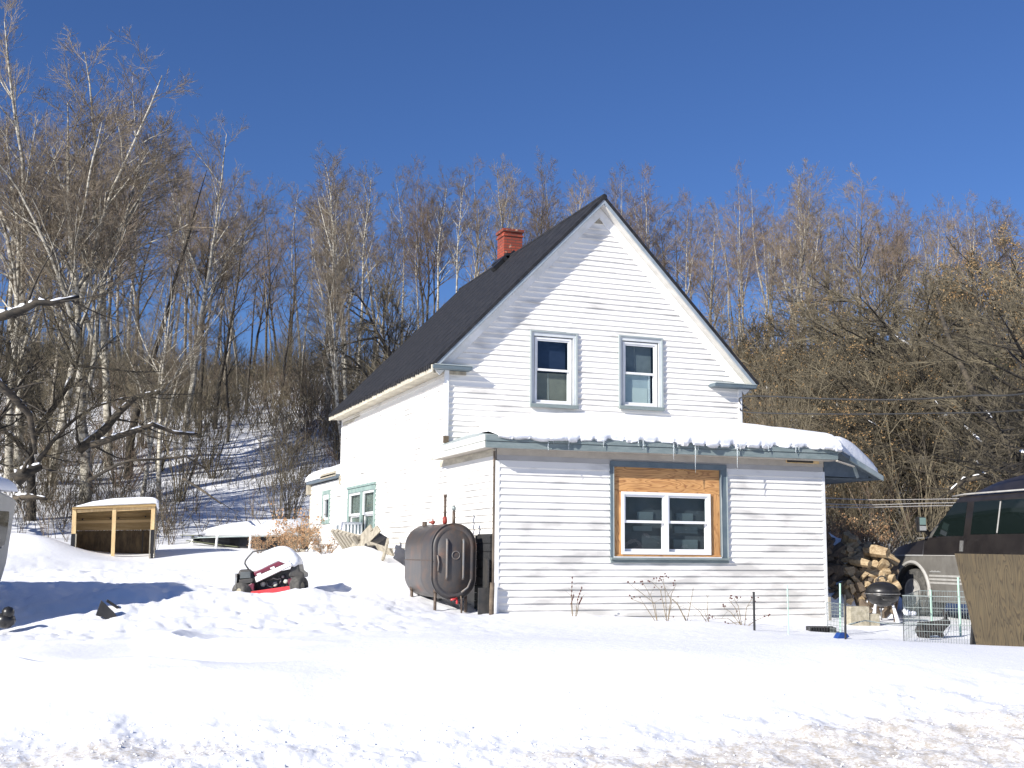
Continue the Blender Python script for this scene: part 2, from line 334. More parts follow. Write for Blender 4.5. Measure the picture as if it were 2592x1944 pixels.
# ------------------------------------------------------------ terrain
def _hash(ix, iy, seed):
    h = (ix.astype(np.int64)*374761393 + iy.astype(np.int64)*668265263 + seed*1442695041) & 0xffffffff
    h = ((h ^ (h >> 13))*1274126177) & 0xffffffff
    return ((h ^ (h >> 16)) & 0xffff)/65535.
def vnoise(x, y, seed=0):
    ix = np.floor(x); iy = np.floor(y); fx = x-ix; fy = y-iy; fx = fx*fx*(3-2*fx); fy = fy*fy*(3-2*fy)
    a = _hash(ix, iy, seed); b = _hash(ix+1, iy, seed); c = _hash(ix, iy+1, seed); d = _hash(ix+1, iy+1, seed)
    return (a*(1-fx)+b*fx)*(1-fy)+(c*(1-fx)+d*fx)*fy - .5
TU = np.array([0, 400, 800, 1250, 1700, 2100, 2592.])
TZ = [
 (2, [-1.42]*7), (7, [-1.42]*7), (8.6, [-1.42, -1.42, -1.42, -1.41, -1.40, -1.40, -1.40]),
 (9.4, [-1.36, -1.37, -1.36, -1.35, -1.33, -1.32, -1.30]),
 (10.2, [-1.24, -1.26, -1.24, -1.22, -1.20, -1.17, -1.15]),
 (11.2, [-1.12, -1.10, -1.04, -1.02, -.98, -1.00, -1.07]),
 (12.3, [-1.04, -.99, -.90, -.86, -.80, -.88, -.98]),
 (13.2, [-1.00, -.94, -.86, -.82, -.79, -.83, -.92]),
 (14.2, [-.95, -.90, -.83, -.83, -.88, -.86, -.87]), (15.2, [-.90, -.85, -.80, -.82, -.88, -.93, -.95]),
 (16, [-.83, -.79, -.74, -.80, -.87, -.96, -1.0]),
 (18, [-.64, -.62, -.57, -.75, -.82, -.95, -1.0]),
 (20, [-.42, -.42, -.40, -.62, -.84, -.92, -.97]),
 (22, [-.24, -.26, -.24, -.45, -.80, -.90, -.96]),
 (25, [-.03, -.14, -.05, -.40, -.6, -.6, -.8]),
 (28, [.11, -.05, .1, 0, -.1, -.4, -.5]),
 (31, [.42, .18, .16, .3, .3, .2, .0]),
 (36, [1.45, 1.3, 1.1, 1.4, 1.4, 1.1, .9]),
 (42, [3.0, 2.9, 2.7, 3.0, 3.0, 2.7, 2.4]),
 (48, [4.9, 4.8, 4.6, 4.7, 4.7, 4.5, 4.2]),
 (56, [7.5, 7.3, 7.1, 7.2, 7.2, 7.0, 6.6]),
 (66, [10.2, 9.9, 9.7, 9.7, 9.7, 9.5, 9.2]),
 (76, [11.2, 10.8, 10.6, 10.6, 10.6, 10.4, 10.2]),
 (110, [11.8]*7), (250, [13]*7), (900, [16]*7)]
_tz = np.array([a for a, b in TZ], float); _tv = np.array([b for a, b in TZ], float)
_m = np.zeros_like(_tv)
_d = (_tv[1:]-_tv[:-1])/(_tz[1:]-_tz[:-1])[:, None]
_m[1:-1] = np.where(_d[1:]*_d[:-1] > 0, 2*_d[1:]*_d[:-1]/(_d[1:]+_d[:-1]+1e-12), 0)
BUMPS = []
def bump(u, v, Z, amp, sg):
    q = at(u, v, Z); BUMPS.append((q.x, q.y, amp, sg))
bump(857, 1410, 22.6, .24, .75); bump(935, 1420, 21.6, .42, .55); bump(980, 1470, 19.8, .22, .5); bump(760, 1450, 21, .08, .8)
bump(385, 1427, 27.2, -.14, .8); bump(600, 1515, 17.5, .03, .35); bump(775, 1500, 17.9, .10, .3); bump(430, 1480, 17.8, .13, 1.0); bump(100, 1640, 12.6, .10, .5); bump(260, 1630, 12.9, -.06, .6); bump(300, 1500, 17.5, .08, .6)
bump(1150, 1540, 17.6, -.03, .35)
bump(90, 1360, 27.5, .35, .7); bump(40, 1340, 28.5, .3, .6)
_SY, _CY = math.sin(_y), math.cos(_y)
def gz_arr(x, y):
    dx = x-CAM[0]; dy = y-CAM[1]
    D = dx*_SY+dy*_CY; X = dx*_CY-dy*_SY
    u = 1296+FL*X/np.maximum(D, 6.); u = np.clip(u, 0, 2592)
    Dc = np.clip(D, 2, 899)
    i = np.clip(np.searchsorted(_tz, Dc)-1, 0, len(_tz)-2); h = _tz[i+1]-_tz[i]; t = (Dc-_tz[i])/h
    j = np.clip(np.searchsorted(TU, u)-1, 0, len(TU)-2); s = (u-TU[j])/(TU[j+1]-TU[j]); s = s*s*(3-2*s)
    def col(jj):
        a, b, ma, mb = _tv[i, jj], _tv[i+1, jj], _m[i, jj]*h, _m[i+1, jj]*h
        return a*(2*t**3-3*t**2+1)+b*(-2*t**3+3*t**2)+ma*(t**3-2*t**2+t)+mb*(t**3-t**2)
    z = col(j)*(1-s)+col(j+1)*s
    for bx, by, am, sg in BUMPS: z = z+am*np.exp(-((x-bx)**2+(y-by)**2)/(2*sg*sg))
    # slope lumps on the hill
    hil = np.clip((D-30)/20, 0, 1)*np.clip((400-D)/200, 0, 1)
    z = z+hil*(vnoise(x/7, y/7, 3)*1.3+vnoise(x/2.2, y/2.2, 4)*.45)
    z = z+np.clip((D-7.5)/3, 0, 1)*vnoise(x/2.6, y/2.6, 5)*.10*np.clip(1.3-np.clip((D-13)/40, 0, 1), .3, 1)
    # far behind the camera: a low rise across the road
    z = z+np.clip((-4-D)/10, 0, 1)*.9
    return z
def gz(x, y): return float(gz_arr(np.array([x]), np.array([y]))[0])
def fbm(x, y, s, o=4, ridge=False):
    z = 0; a = 1.; t = 0
    for i in range(o):
        q = vnoise(x*2**i*1.03+i*7.3+y*.31*i, y*2**i-i*3.1-x*.27*i, s+i); z = z+a*((.25-np.abs(q))*2 if ridge else q); t += a; a *= .55
    return z/t
def gfine(x, y):
    dx = x-CAM[0]; dy = y-CAM[1]; D = dx*_SY+dy*_CY; X = dx*_CY-dy*_SY; u = 1296+FL*X/np.maximum(D, 6.)
    z = gz_arr(x, y)
    # trampled snow on the left, smooth drift in the middle, plough-thrown lumps at the road edge
    tramp = np.clip((D-13.4)/1.5, 0, 1)*np.clip((27-D)/6, 0, 1)*np.clip((1500-u)/700, .12, 1)
    n1 = vnoise(x/.55, y/.55, 7); n2 = vnoise(x/.22, y/.22, 8); n3 = vnoise(x/.09, y/.09, 9)
    foot = np.clip(.22-np.abs(vnoise(x/.42+9, y/.42, 12)+.18), 0, .2)
    z = z+tramp*(fbm(x/.6, y/.6, 7, 5)*.13+n3*.012-np.clip(fbm(x/.5, y/.5, 60, 4, True)-.22, 0, 1)*.22-foot*.12)
    edge = np.clip((10.6-D+.9*vnoise(x/1.8, y/1.8, 14)+np.clip((u-1500)/1000, 0, 1)*1.6)/1.0, 0, 1)
    road = np.clip((8.4-D)/.6, 0, 1)
    c1 = np.abs(vnoise(x/.16, y/.16, 21)); c2 = np.abs(vnoise(x/.065, y/.065, 22)); c3 = vnoise(x/.4, y/.4, 23)
    z = z+edge*(1-.5*road)*(fbm(x/.45, y/.45, 23, 5)*.13+c2*.03)
    rb = np.clip((u-1250)/500, 0, 1)*np.clip((12.6-D)/1.4, 0, 1)*np.clip((D-9)/1, 0, 1)
    rb = rb*np.clip(.35+fbm(x/1.6, y/1.6, 71, 2)*1.6, 0, 1)
    z = z+rb*(fbm(x/.5, y/.5, 41, 5)*.20+fbm(x/.3, y/.3, 47, 4, True)*.06)
    lb = np.clip((900-u)/500, 0, 1)*np.clip((15-D)/1.5, 0, 1)*np.clip((D-10)/1, 0, 1)
    rd = 1-np.abs(vnoise((x+y*.3)/2.4, y/.9, 44))*2
    z = z+lb*(np.clip(rd-.70, 0, 1)*.75+vnoise(x/.8, y/.5, 45)*.05)
    g = np.clip(edge*(.17+.50*vnoise(x/1.3+3, y/.6, 31)+.34*np.clip((u-1100)/900, 0, 1)+.30*np.exp(-((u-450)/330)**2))*np.clip((10.1+np.clip((u-1500)/1000, 0, 1)*.7-D)/.9, 0, 1), 0, .50)
    g = np.maximum(g, road*.25)
    return z, g
# ------------------------------------------------------------ ground sheet
def ground():
    rs = [2.]
    while rs[-1] < 1200:
        r = rs[-1]; rs.append(r*(1.03 if r < 7.5 else 1.0045 if r < 13 else 1.0065 if r < 24 else 1.016 if r < 95 else 1.10))
    th = list(np.arange(-25, 25.001, .105)); th = [-180+i*5 for i in range(0, 31)]+th+[30+i*5 for i in range(0, 31)]
    th = [t for i, t in enumerate(th) if i == 0 or t > th[i-1]][:]
    th = np.radians(np.array([t for t in th if t < 179.9]))+_y; rs = np.array(rs)
    R, T = np.meshgrid(rs, th, indexing='ij')
    x = (CAM[0]+R*np.sin(T)).ravel(); y = (CAM[1]+R*np.cos(T)).ravel()
    z, g = gfine(x, y)
    nr, nt_ = R.shape
    idx = np.arange(nr*nt_).reshape(nr, nt_); nx = np.roll(idx, -1, axis=1)
    q = np.stack([idx[:-1], idx[1:], nx[1:], nx[:-1]], -1).reshape(-1, 4)
    nv = nr*nt_; vs = np.stack([x, y, z], 1)
    vs = np.vstack([vs, [[CAM[0], CAM[1], -1.42]]]); g = np.append(g, .5)
    nq = len(q); tri = np.stack([nx[0], np.full(nt_, nv), idx[0]], 1)
    me = bpy.data.meshes.new('snow_ground'); me.vertices.add(len(vs)); me.vertices.foreach_set('co', vs.ravel())
    me.loops.add(nq*4+len(tri)*3); me.loops.foreach_set('vertex_index', np.concatenate([q.ravel(), tri.ravel()]).astype(np.int32))
    me.polygons.add(nq+len(tri)); me.polygons.foreach_set('loop_start', np.concatenate([np.arange(nq)*4, nq*4+np.arange(len(tri))*3]).astype(np.int32))
    me.polygons.foreach_set('loop_total', np.concatenate([np.full(nq, 4), np.full(len(tri), 3)]).astype(np.int32))
    me.update(calc_edges=True)
    a = me.attributes.new('grit', 'FLOAT', 'POINT'); a.data.foreach_set('value', g.astype(np.float32))
    me.shade_smooth(); me.materials.append(M_['snowground'])
    o = bpy.data.objects.new('snow_ground', me); C.objects.link(o); o['kind'] = 'structure'
    if me.polygons[1000].normal.z < 0: me.flip_normals()
    return o
ground()
# snow clods thrown up at the roadside: nobody could count them
def clods():
    m = MB(); rng = random.Random(5)
    for i in range(1500):
        u = rng.uniform(-100, 2700); Z = rng.uniform(8.3, 9.9+.9*(u > 1400)+.5*rng.random()*(u > 1700))
        q = at(u, 1500, Z); z = float(gfine(np.array([q.x]), np.array([q.y]))[0][0])+rng.uniform(-.004, .003); r = rng.choice([.006, .007, .008, .010, .013])*rng.uniform(.7, 1.3)
        o = len(m.v); m.ball((q.x, q.y, z), r, 6, 4, (rng.uniform(.7, 1.4), rng.uniform(.7, 1.4), rng.uniform(.5, .9)))
        for k in range(o, len(m.v)):
            v = m.v[k]; m.v[k] = tuple(c+rng.uniform(-.22, .22)*r for c in v)
    o = m.build('snow_clods', 'snow'); tag(o, 'broken lumps of snow thrown along the road edge', 'snow', kind='stuff')
clods()

# ------------------------------------------------------------ house
H = thing('house', 'white clapboard house with steep black gable roof and orange plywood round the front window', 'house')
def Wf(y0): return lambda a, b, d: (a, y0-d, b)          # front planes, d = outward
Ws = lambda a, b, d: (-d, a, b)                           # left side wall x=0, a=y
def wb(m, W, a0, a1, b0, b1, d0, d1):
    vs = [W(a, b, d) for b in (b0, b1) for d in (d0, d1) for a in (a0, a1)]
    return m.add(vs, [(0, 2, 3, 1), (4, 5, 7, 6), (0, 1, 5, 4), (2, 6, 7, 3), (0, 4, 6, 2), (1, 3, 7, 5)])
ROWS = .1016
def siding(m, W, a0, a1, z0, z1, zr, row, open_=(), clip=None, rng=random.Random(2), wav=.003):
    """overlapping boards: each a wedge proud at its lower edge, split round the openings"""
    k0 = math.floor((z0-zr)/row); k1 = math.ceil((z1-zr)/row)
    for k in range(k0, k1):
        b0 = max(zr+k*row, z0); b1 = min(zr+(k+1)*row, z1)
        if b1-b0 < .01: continue
        xs = [a0, a1]
        lo0, hi0 = (clip(b0) if clip else (a0, a1)); lo1, hi1 = (clip(b1) if clip else (a0, a1))
        segs = [(max(a0, lo0), min(a1, hi0), max(a0, lo1), min(a1, hi1))]
        if segs[0][1]-segs[0][0] < .02: continue
        for (oa0, oa1, ob0, ob1) in open_:
            if b1 <= ob0+.02 or b0 >= ob1-.02: continue
            ns = []
            for (l0, h0, l1, h1) in segs:
                if oa1 <= l0 or oa0 >= h0: ns.append((l0, h0, l1, h1)); continue
                if oa0 > l0: ns.append((l0, oa0, l1, oa0))
                if oa1 < h0: ns.append((oa1, h0, oa1, h1))
            segs = ns
        for (l0, h0, l1, h1) in segs:
            # break the long boards so that each piece is a little out of true
            cuts = [0.]
            while cuts[-1] < 1: cuts.append(min(1., cuts[-1]+rng.uniform(1.2, 3.4)/max(h0-l0, .1)))
            for c0, c1 in zip(cuts[:-1], cuts[1:]):
                n = max(1, int((c1-c0)*(h0-l0)/.6)); d = .026+rng.uniform(-.0015, .0025); e = rng.uniform(-.4, .4)*wav
                vs = []
                for i in range(n+1):
                    t = c0+(c1-c0)*i/n; wv = rng.uniform(-1, 1)*wav*.35
                    p0 = l0+(h0-l0)*t; p1 = l1+(max(h1, l1)-l1)*t
                    vs += [W(p1, b1+.004, .001), W(p0, b0+e+wv, d+abs(wv)), W(p0, b0+e+wv, -.004)]
                fs = []
                for i in range(n):
                    q = i*3; fs += [(q, q+3, q+4, q+1), (q+1, q+4, q+5, q+2)]
                fs += [(0, 1, 2), (n*3, n*3+2, n*3+1)]
                m.add(vs, fs)
EX0, EZ, AX, AZ, EX1 = -.311, 3.357, 2.93, 6.693, 6.169
SL = (AZ-EZ)/(AX-EX0)
def clipg(z):
    zz = z+.17
    return (EX0+(zz-EZ)/SL, EX1-(zz-EZ)/SL)
OF = (1.885, 3.955, 0.0, 1.575); OL = (1.60, 2.43, 2.74, 4.05); OR = (3.35, 4.165, 2.79, 4.085)
OS1 = (7.35, 9.9, .32, 1.53); OS0 = (11.88, 12.75, .80, 1.62)
W0 = Wf(0.); W1 = Wf(2.65)
rg = random.Random(4)
m = MB(); siding(m, W0, .035, 5.80, -1.02, 1.53, 0, ROWS, [OF], rng=rg); m.build('wall', 'siding', H)
m = MB(); siding(m, W1, .04, 5.83, 1.95, 6.5, 2.2106, .0996, [OL, OR], clip=lambda z: clipg(z) if z > 3.2 else (.04, 5.83), rng=rg, wav=.013); m.build('wall', 'siding', H)
m = MB(); siding(m, Ws, .03, 10.80, -1.02, 1.70, 0, ROWS, [OS1], rng=rg); siding(m, Ws, 2.66, 10.80, 1.70, 3.50, 0, ROWS, rng=rg); m.build('wall', 'siding', H)
m = MB(); siding(m, Ws, 10.85, 14.38, -.9, 1.83, 0, ROWS, [OS0], rng=rg); m.build('wall', 'siding', H)
# the sheathing that closes the house behind the boards
m = MB()
def sheath(W, a0, a1, b0, b1, op):
    op = [(max(a0, o[0]), min(a1, o[1]), max(b0, o[2]), min(b1, o[3])) for o in op if o[3] > b0 and o[2] < b1]
    A = sorted({a0, a1, *[v for o in op for v in o[:2]]}); B = sorted({b0, b1, *[v for o in op for v in o[2:]]})
    for i in range(len(A)-1):
        for j in range(len(B)-1):
            ca, cb_ = (A[i]+A[i+1])/2, (B[j]+B[j+1])/2
            if any(o[0] < ca < o[1] and o[2] < cb_ < o[3] for o in op): continue
            wb(m, W, A[i], A[i+1], B[j], B[j+1], -.12, -.006)
sheath(W0, .0, 5.83, -1.4, 1.78, [OF]); sheath(W1, .0, 5.87, 1.8, 3.4, [o for o in (OL, OR)])
sheath(W1, 1.2, 4.66, 3.4, 4.62, [OL, OR])
m.prism([(.0, 3.4), (1.2, 3.4), (1.2, 4.62)], -.12, -.006, W1); m.prism([(5.86, 3.4), (4.66, 3.4), (4.66, 4.62)], -.12, -.006, W1)
m.prism([(1.2, 4.62), (4.66, 4.62), (2.93, 6.40)], -.12, -.006, W1)
sheath(Ws, .13, 10.8, -1.4, 1.74, [OS1]); sheath(Ws, 2.77, 10.8, 1.74, 3.52, []); sheath(Ws, 10.8, 14.38, -1.2, 1.84, [OS0])
m.box(5.74, 5.86, .13, 10.8, -1.4, 1.7); m.box(5.74, 5.86, 2.78, 10.8, 1.7, 3.5)
m.box(.13, 5.73, 10.68, 10.8, -1.2, 3.5); m.prism([(.0, 3.5), (5.86, 3.5), (2.93, 6.5)], 0, .12, lambda a, b, d: (a, 10.8-d, b)); m.box(0.01, 4.5, 14.26, 14.38, -1.2, 1.84); m.box(4.4, 4.5, 10.81, 14.25, -1.2, 1.84)
m.box(.02, 5.8, .0, 10.7, -1.35, -1.28)
m.build('sheathing', mat('sheathing_board', (.16, .15, .14), rough=.9), H)
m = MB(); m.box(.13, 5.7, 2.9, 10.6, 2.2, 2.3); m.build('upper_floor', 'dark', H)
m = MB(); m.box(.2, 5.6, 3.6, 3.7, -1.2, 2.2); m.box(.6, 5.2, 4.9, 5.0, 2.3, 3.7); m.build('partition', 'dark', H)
# corner boards, frieze and trim
m = MB(); m.box(-.022, .05, -.024, .03, -.80, 1.52); m.build('corner_board', 'white', H, bevel=.004)
m = MB(); m.box(-.05, -.0245, -.022, .012, -.80, 1.66); m.build('corner_gap_strip', mat('weathered_corner_strip', (.20, .16, .12), (.08, .065, .05), 9, stretch=(1, 1, .3), rough=.9), H)
m = MB(); m.box(-.03, .045, 2.585, 2.66, 2.10, 3.30); m.build('corner_board', 'white', H, bevel=.004)
m = MB(); m.box(-.04, .05, 2.57, 2.62, 2.00, 2.12); m.build('corner_foot', mat('rotten_wood', (.12, .09, .06), rough=.9), H)
m = MB(); m.box(5.83, 5.90, 2.60, 2.67, 2.0, 3.26); m.build('corner_board', 'white', H, bevel=.004)
m = MB(); m.box(5.80, 5.86, -.022, .04, -1.0, 1.53); m.build('corner_board', 'white', H, bevel=.004)
m = MB(); m.box(-.03, .03, 14.36, 14.41, -.6, 1.84); m.build('corner_board', 'cream', H)
m = MB(); m.box(-.02, .02, 10.79, 10.85, 1.9, 3.4); m.build('corner_board', 'white', H)
m = MB(); m.box(.0, 5.83, -.035, .0, 1.605, 1.72); m.build('frieze', 'taupe', H)
m = MB(); m.box(.0, 5.83, -.022, .0, 1.53, 1.604); m.build('frieze', mat('grey_frieze_board', (.40, .39, .38), (.34, .33, .32), 3, stretch=(.6, 1, 1), rough=.7), H)
m = MB(); m.box(5.09, 5.74, -.045, -.0355, 1.655, 1.725); v_ = m.build('vent_slot', 'pine', H)
m = MB(); m.box(5.11, 5.62, -.05, -.0455, 1.668, 1.712); m.build('slot', 'black', v_)
m = MB(); wb(m, Ws, 0.05, 2.85, 1.60, 1.70, .0, .03); m.build('frieze', 'cream', H)
m = MB(); wb(m, Ws, 2.9, 10.8, 3.26, 3.44, .0, .03); m.build('frieze', 'cream', H)
m = MB(); wb(m, Ws, 9.5, 10.7, 3.06, 3.14, .015, .022); wb(m, Ws, 9.0, 9.6, 3.12, 3.19, .015, .022); m.build('repair_strip', 'cream', H)

# roof: two slabs, overhanging, plus soffits and rake boards
RF, RB = 2.403, 10.95
def slab(m, x0, z0, x1, z1, y0, y1, t):
    n = Vector((-(z1-z0), 0, (x1-x0))).normalized(); n = n if n.z > 0 else -n
    a, b = Vector((x0, 0, z0)), Vector((x1, 0, z1)); vs = []
    for y in (y0, y1):
        for p in (a, b, b-n*t, a-n*t): vs.append((p.x, y, p.z))
    return m.add(vs, [(0, 1, 2, 3), (4, 7, 6, 5), (0, 4, 5, 1), (1, 5, 6, 2), (2, 6, 7, 3), (3, 7, 4, 0)])
m = MB(); slab(m, EX0, EZ, AX, AZ, RF, RB, .055); slab(m, EX1, EZ, AX+.002, AZ-.002, RF, RB, .055)
m.tube([(AX, RF-.01, AZ-.035), (AX, RB+.01, AZ-.035)], .055, 8)
roof = m.build('roof', 'roof', H)
m = MB()
for k in range(13):   # seams up the slope and a ragged drip edge
    y = RF+.35+k*.66; slab(m, EX0, EZ+.004, AX, AZ+.004, y, y+.018, .012)
for k in range(60):
    y = RF+.1+k*.14; m.box(EX0-.03, EX0+.01, y, y+.09, EZ-.075-rg.random()*.02, EZ-.02)
m.build('drip_edge', 'roof', roof)
n_ = Vector((-(AZ-EZ), 0, AX-EX0)).normalized()
def rake(m, s, off, wdt, y0, y1):
    """board hung under the roof slab, off below it, wdt deep; s=-1 left, +1 right"""
    ex = EX0 if s < 0 else EX1; n = Vector((n_.x if s < 0 else -n_.x, 0, n_.z))
    a, b = Vector((ex, 0, EZ))-n*off, Vector((AX, 0, AZ))-n*off
    d = (b-a).normalized(); b = a+d*((AX-a.x)/d.x)
    a2, b2 = a-n*wdt, b-n*wdt; b2 = a2+d*((AX-a2.x)/d.x)
    vs = []
    for y in (y0, y1):
        for p in (a, b, b2, a2): vs.append((p.x, y, p.z))
    m.add(vs, [(0, 1, 2, 3), (4, 7, 6, 5), (0, 4, 5, 1), (1, 5, 6, 2), (2, 6, 7, 3), (3, 7, 4, 0)])
m = MB(); rake(m, -1, .057, .055, 2.415, 2.445); m.build('rake_board', 'bluegrey', H)
m = MB(); rake(m, 1, .057, .05, 2.415, 2.445); m.build('rake_board', 'bluegrey', H)
m = MB(); rake(m, -1, .105, .02, 2.447, 2.65); m.build('soffit', 'soffit', H)
m = MB(); rake(m, 1, .105, .02, 2.447, 2.65); m.build('soffit', 'soffit', H)
m = MB(); rake(m, -1, .13, .13, 2.60, 2.634); m.build('rake_frieze', 'white', H)
m = MB(); rake(m, 1, .13, .15, 2.602, 2.634); m.build('rake_frieze', 'white', H)
# eave soffit and eave returns
m = MB(); m.box(EX0+.02, .0, 2.66, RB-.05, 3.22, 3.25); m.box(EX0+.0, EX0+.025, 2.45, RB-.03, 3.20, 3.33); m.build('eave_soffit', 'cream', H)
m = MB(); m.box(5.87, EX1-.02, 2.66, RB-.05, 3.22, 3.25); m.build('eave_soffit', 'cream', H)
for x0, x1 in ((-.30, .41), (5.20, 6.10)):
    m = MB(); m.box(x0, x1, 2.405, 2.655, 3.262, 3.325); e_ = m.build('eave_return', 'slate', H, bevel=.006)
    m = MB(); m.box(x0+.02, x1+.015, 2.395, 2.65, 3.3255, 3.338); m.build('return_cap', 'tealpale', e_)
m = MB(); m.box(.05, .36, 2.60, 2.64, 3.20, 3.258); m.build('exposed_blocking', 'oldwood', H)
m = MB(); m.prism([(2.72, 6.20), (3.0, 6.20), (2.93, 6.36)], .02, .03, W1); m.build('gable_patch', 'oldwood', H)
# loose siding ledges seen on the gable
m = MB()
for a0, a1, b in ((.38, 1.58, 3.275), (4.25, 5.1, 4.01), (1.6, 4.3, 2.575)):
    m.add([W1(a0, b+.10, .004), W1(a1, b+.09, .004), W1(a0, b, .035), W1(a1, b-.005, .035), W1(a0, b, .0), W1(a1, b-.005, .0)], [(0, 1, 3, 2), (2, 3, 5, 4), (0, 2, 4), (1, 5, 3)])
m.build('loose_board', 'siding', H)

# chimney
ch = MB(); cx0, cx1, cy0, cy1 = 2.80, 3.235, 7.42, 7.86
ch.box(cx0, cx1, cy0, cy1, 5.9, 7.27); chim = ch.build('chimney', 'brick', H)
m = MB(); m.box(cx0-.02, cx1+.02, cy0-.02, cy1+.02, 7.17, 7.205); m.box(cx0-.035, cx1+.035, cy0-.035, cy1+.035, 7.2715, 7.335); m.build('chimney_crown', 'brick', chim)
m = MB(); m.box(cx0+.1, cx1-.1, cy0+.1, cy1-.1, 7.3355, 7.345); m.build('flue', 'black', chim)
m = MB(); m.obox((2.84, 7.40, 6.60), (.22, 0, .20), (0, .03, 0), (-.04, 0, .05)); m.obox((2.79, 7.62, 6.58), (.03, 0, .04), (0, .36, 0), (-.06, 0, .07)); m.obox((2.95, 7.33, 6.72), (.16, 0, .02), (0, .07, 0), (0, 0, .03))
m.obox((2.62, 7.36, 6.45), (.10, 0, .10), (0, .10, 0), (-.03, 0, .035)); m.build('chimney_flashing', 'black', chim)

# windows ------------------------------------------------
def frame(m, W, a0, a1, b0, b1, w, d0, d1, wt=None, wbm=None):
    wt = w if wt is None else wt; wbm = w if wbm is None else wbm
    wb(m, W, a0, a1, b1-wt, b1, d0, d1); wb(m, W, a0, a1, b0, b0+wbm, d0, d1)
    wb(m, W, a0, a0+w, b0+wbm, b1-wt, d0, d1); wb(m, W, a1-w, a1, b0+wbm, b1-wt, d0, d1)
def pane(par, W, a0, a1, b0, b1, d):
    m = MB(); wb(m, W, a0, a1, b0, b1, d-.003, d); return m.build('pane', 'glass', par)
# front picture window with plywood infill
m = MB(); a0, a1, b0, b1 = 1.88, 3.96, .0, 1.58
wb(m, W0, a0, a1, 1.49, b1, .0, .045); wb(m, W0, a0, a0+.055, .065, 1.49, .0, .045); wb(m, W0, a1-.115, a1, .065, 1.49, .0, .045)
FW = m.build('window', 'slate', H, bevel=.004)
m = MB(); wb(m, W0, a1-.117, a1-.10, .10, 1.42, .0455, .052); m.build('casing_bead', 'tealpale', FW); m = MB(); wb(m, W0, a1-.008, a1+.008, .03, 1.47, .02, .052); m.build('casing_bead', 'tealpale', FW); m = MB(); wb(m, W0, a0+.045, a0+.06, .08, 1.49, .0, .05); m.build('casing_bead', 'tealpale', FW)
m = MB(); wb(m, W0, a0-.005, a1+.02, .045, .08, .0, .085); wb(m, W0, a0, a1+.015, .0, .044, .0, .05); m.build('sill', 'teal', FW, bevel=.004)
m = MB(); wb(m, W0, a0+.05, a1-.12, .08, .097, .0, .06); m.build('sill_board', 'white', FW)
m = MB(); wb(m, W0, 1.94, 3.843, 1.10, 1.489, -.02, -.0); m.build('plywood_panel', 'ply', FW); m = MB(); wb(m, W0, 1.94, 3.843, .0985, .128, -.02, .02); m.build('plywood_panel', 'ply', FW)
m = MB(); wb(m, W0, 1.94, 2.078, .129, 1.098, -.02, .002); m.build('plywood_panel', 'plyv', FW); m = MB(); wb(m, W0, 3.662, 3.843, .129, 1.098, -.02, .002); m.build('plywood_panel', 'plyv', FW)
V0, V1, VB, VT = 2.08, 3.66, .13, 1.103
m = MB(); frame(m, W0, V0, V1, VB, VT, .045, -.05, .035); wb(m, W0, 2.84, 2.90, VB+.045, VT-.045, -.05, .034)
VS = m.build('vinyl_frame', 'vinyl', FW, bevel=.003)
for (p0, p1) in ((V0+.046, 2.839), (2.901, V1-.046)):
    m = MB(); frame(m, W0, p0, p1, .62, VT-.046, .028, -.035, .012, .03, .04); s1 = m.build('sash', 'vinyl', FW, bevel=.002)
    m = MB(); frame(m, W0, p0, p1, VB+.046, .655, .03, -.06, -.036, .035, .04); s2 = m.build('sash', 'vinyl', FW, bevel=.002)
    pane(FW, W0, p0+.028, p1-.028, .66, VT-.076, -.012); pane(FW, W0, p0+.03, p1-.03, VB+.086, .62, -.048)
m = MB(); wb(m, W0, 1.8, 4.0, -.2, 1.6, -.75, -.73); m.build('curtain', 'dark', FW)  # dark plane standing in for the unlit room behind
m = MB(); wb(m, W0, 2.0, 3.75, .10, 1.2, -.16, -.15); m.build('curtain', mat('reflect_tone_sheet', (.10, .105, .12), (.075, .08, .09), 2, rough=.9), FW)  # added grey sheet giving the panes their reflected tone
for a, b, c, e in ((2.42, 2.70, .66, .80), (2.35, 2.68, .50, .575), (3.12, 3.42, .66, .79), (3.08, 3.50, .47, .58), (3.06, 3.50, .16, .37)):
    m = MB(); wb(m, W0, a, b, c, e, -.149, -.12); m.build('window_patch', mat('grey_patch', (.17, .19, .20), rough=.9), FW)  # paler grey rectangles set just behind the panes
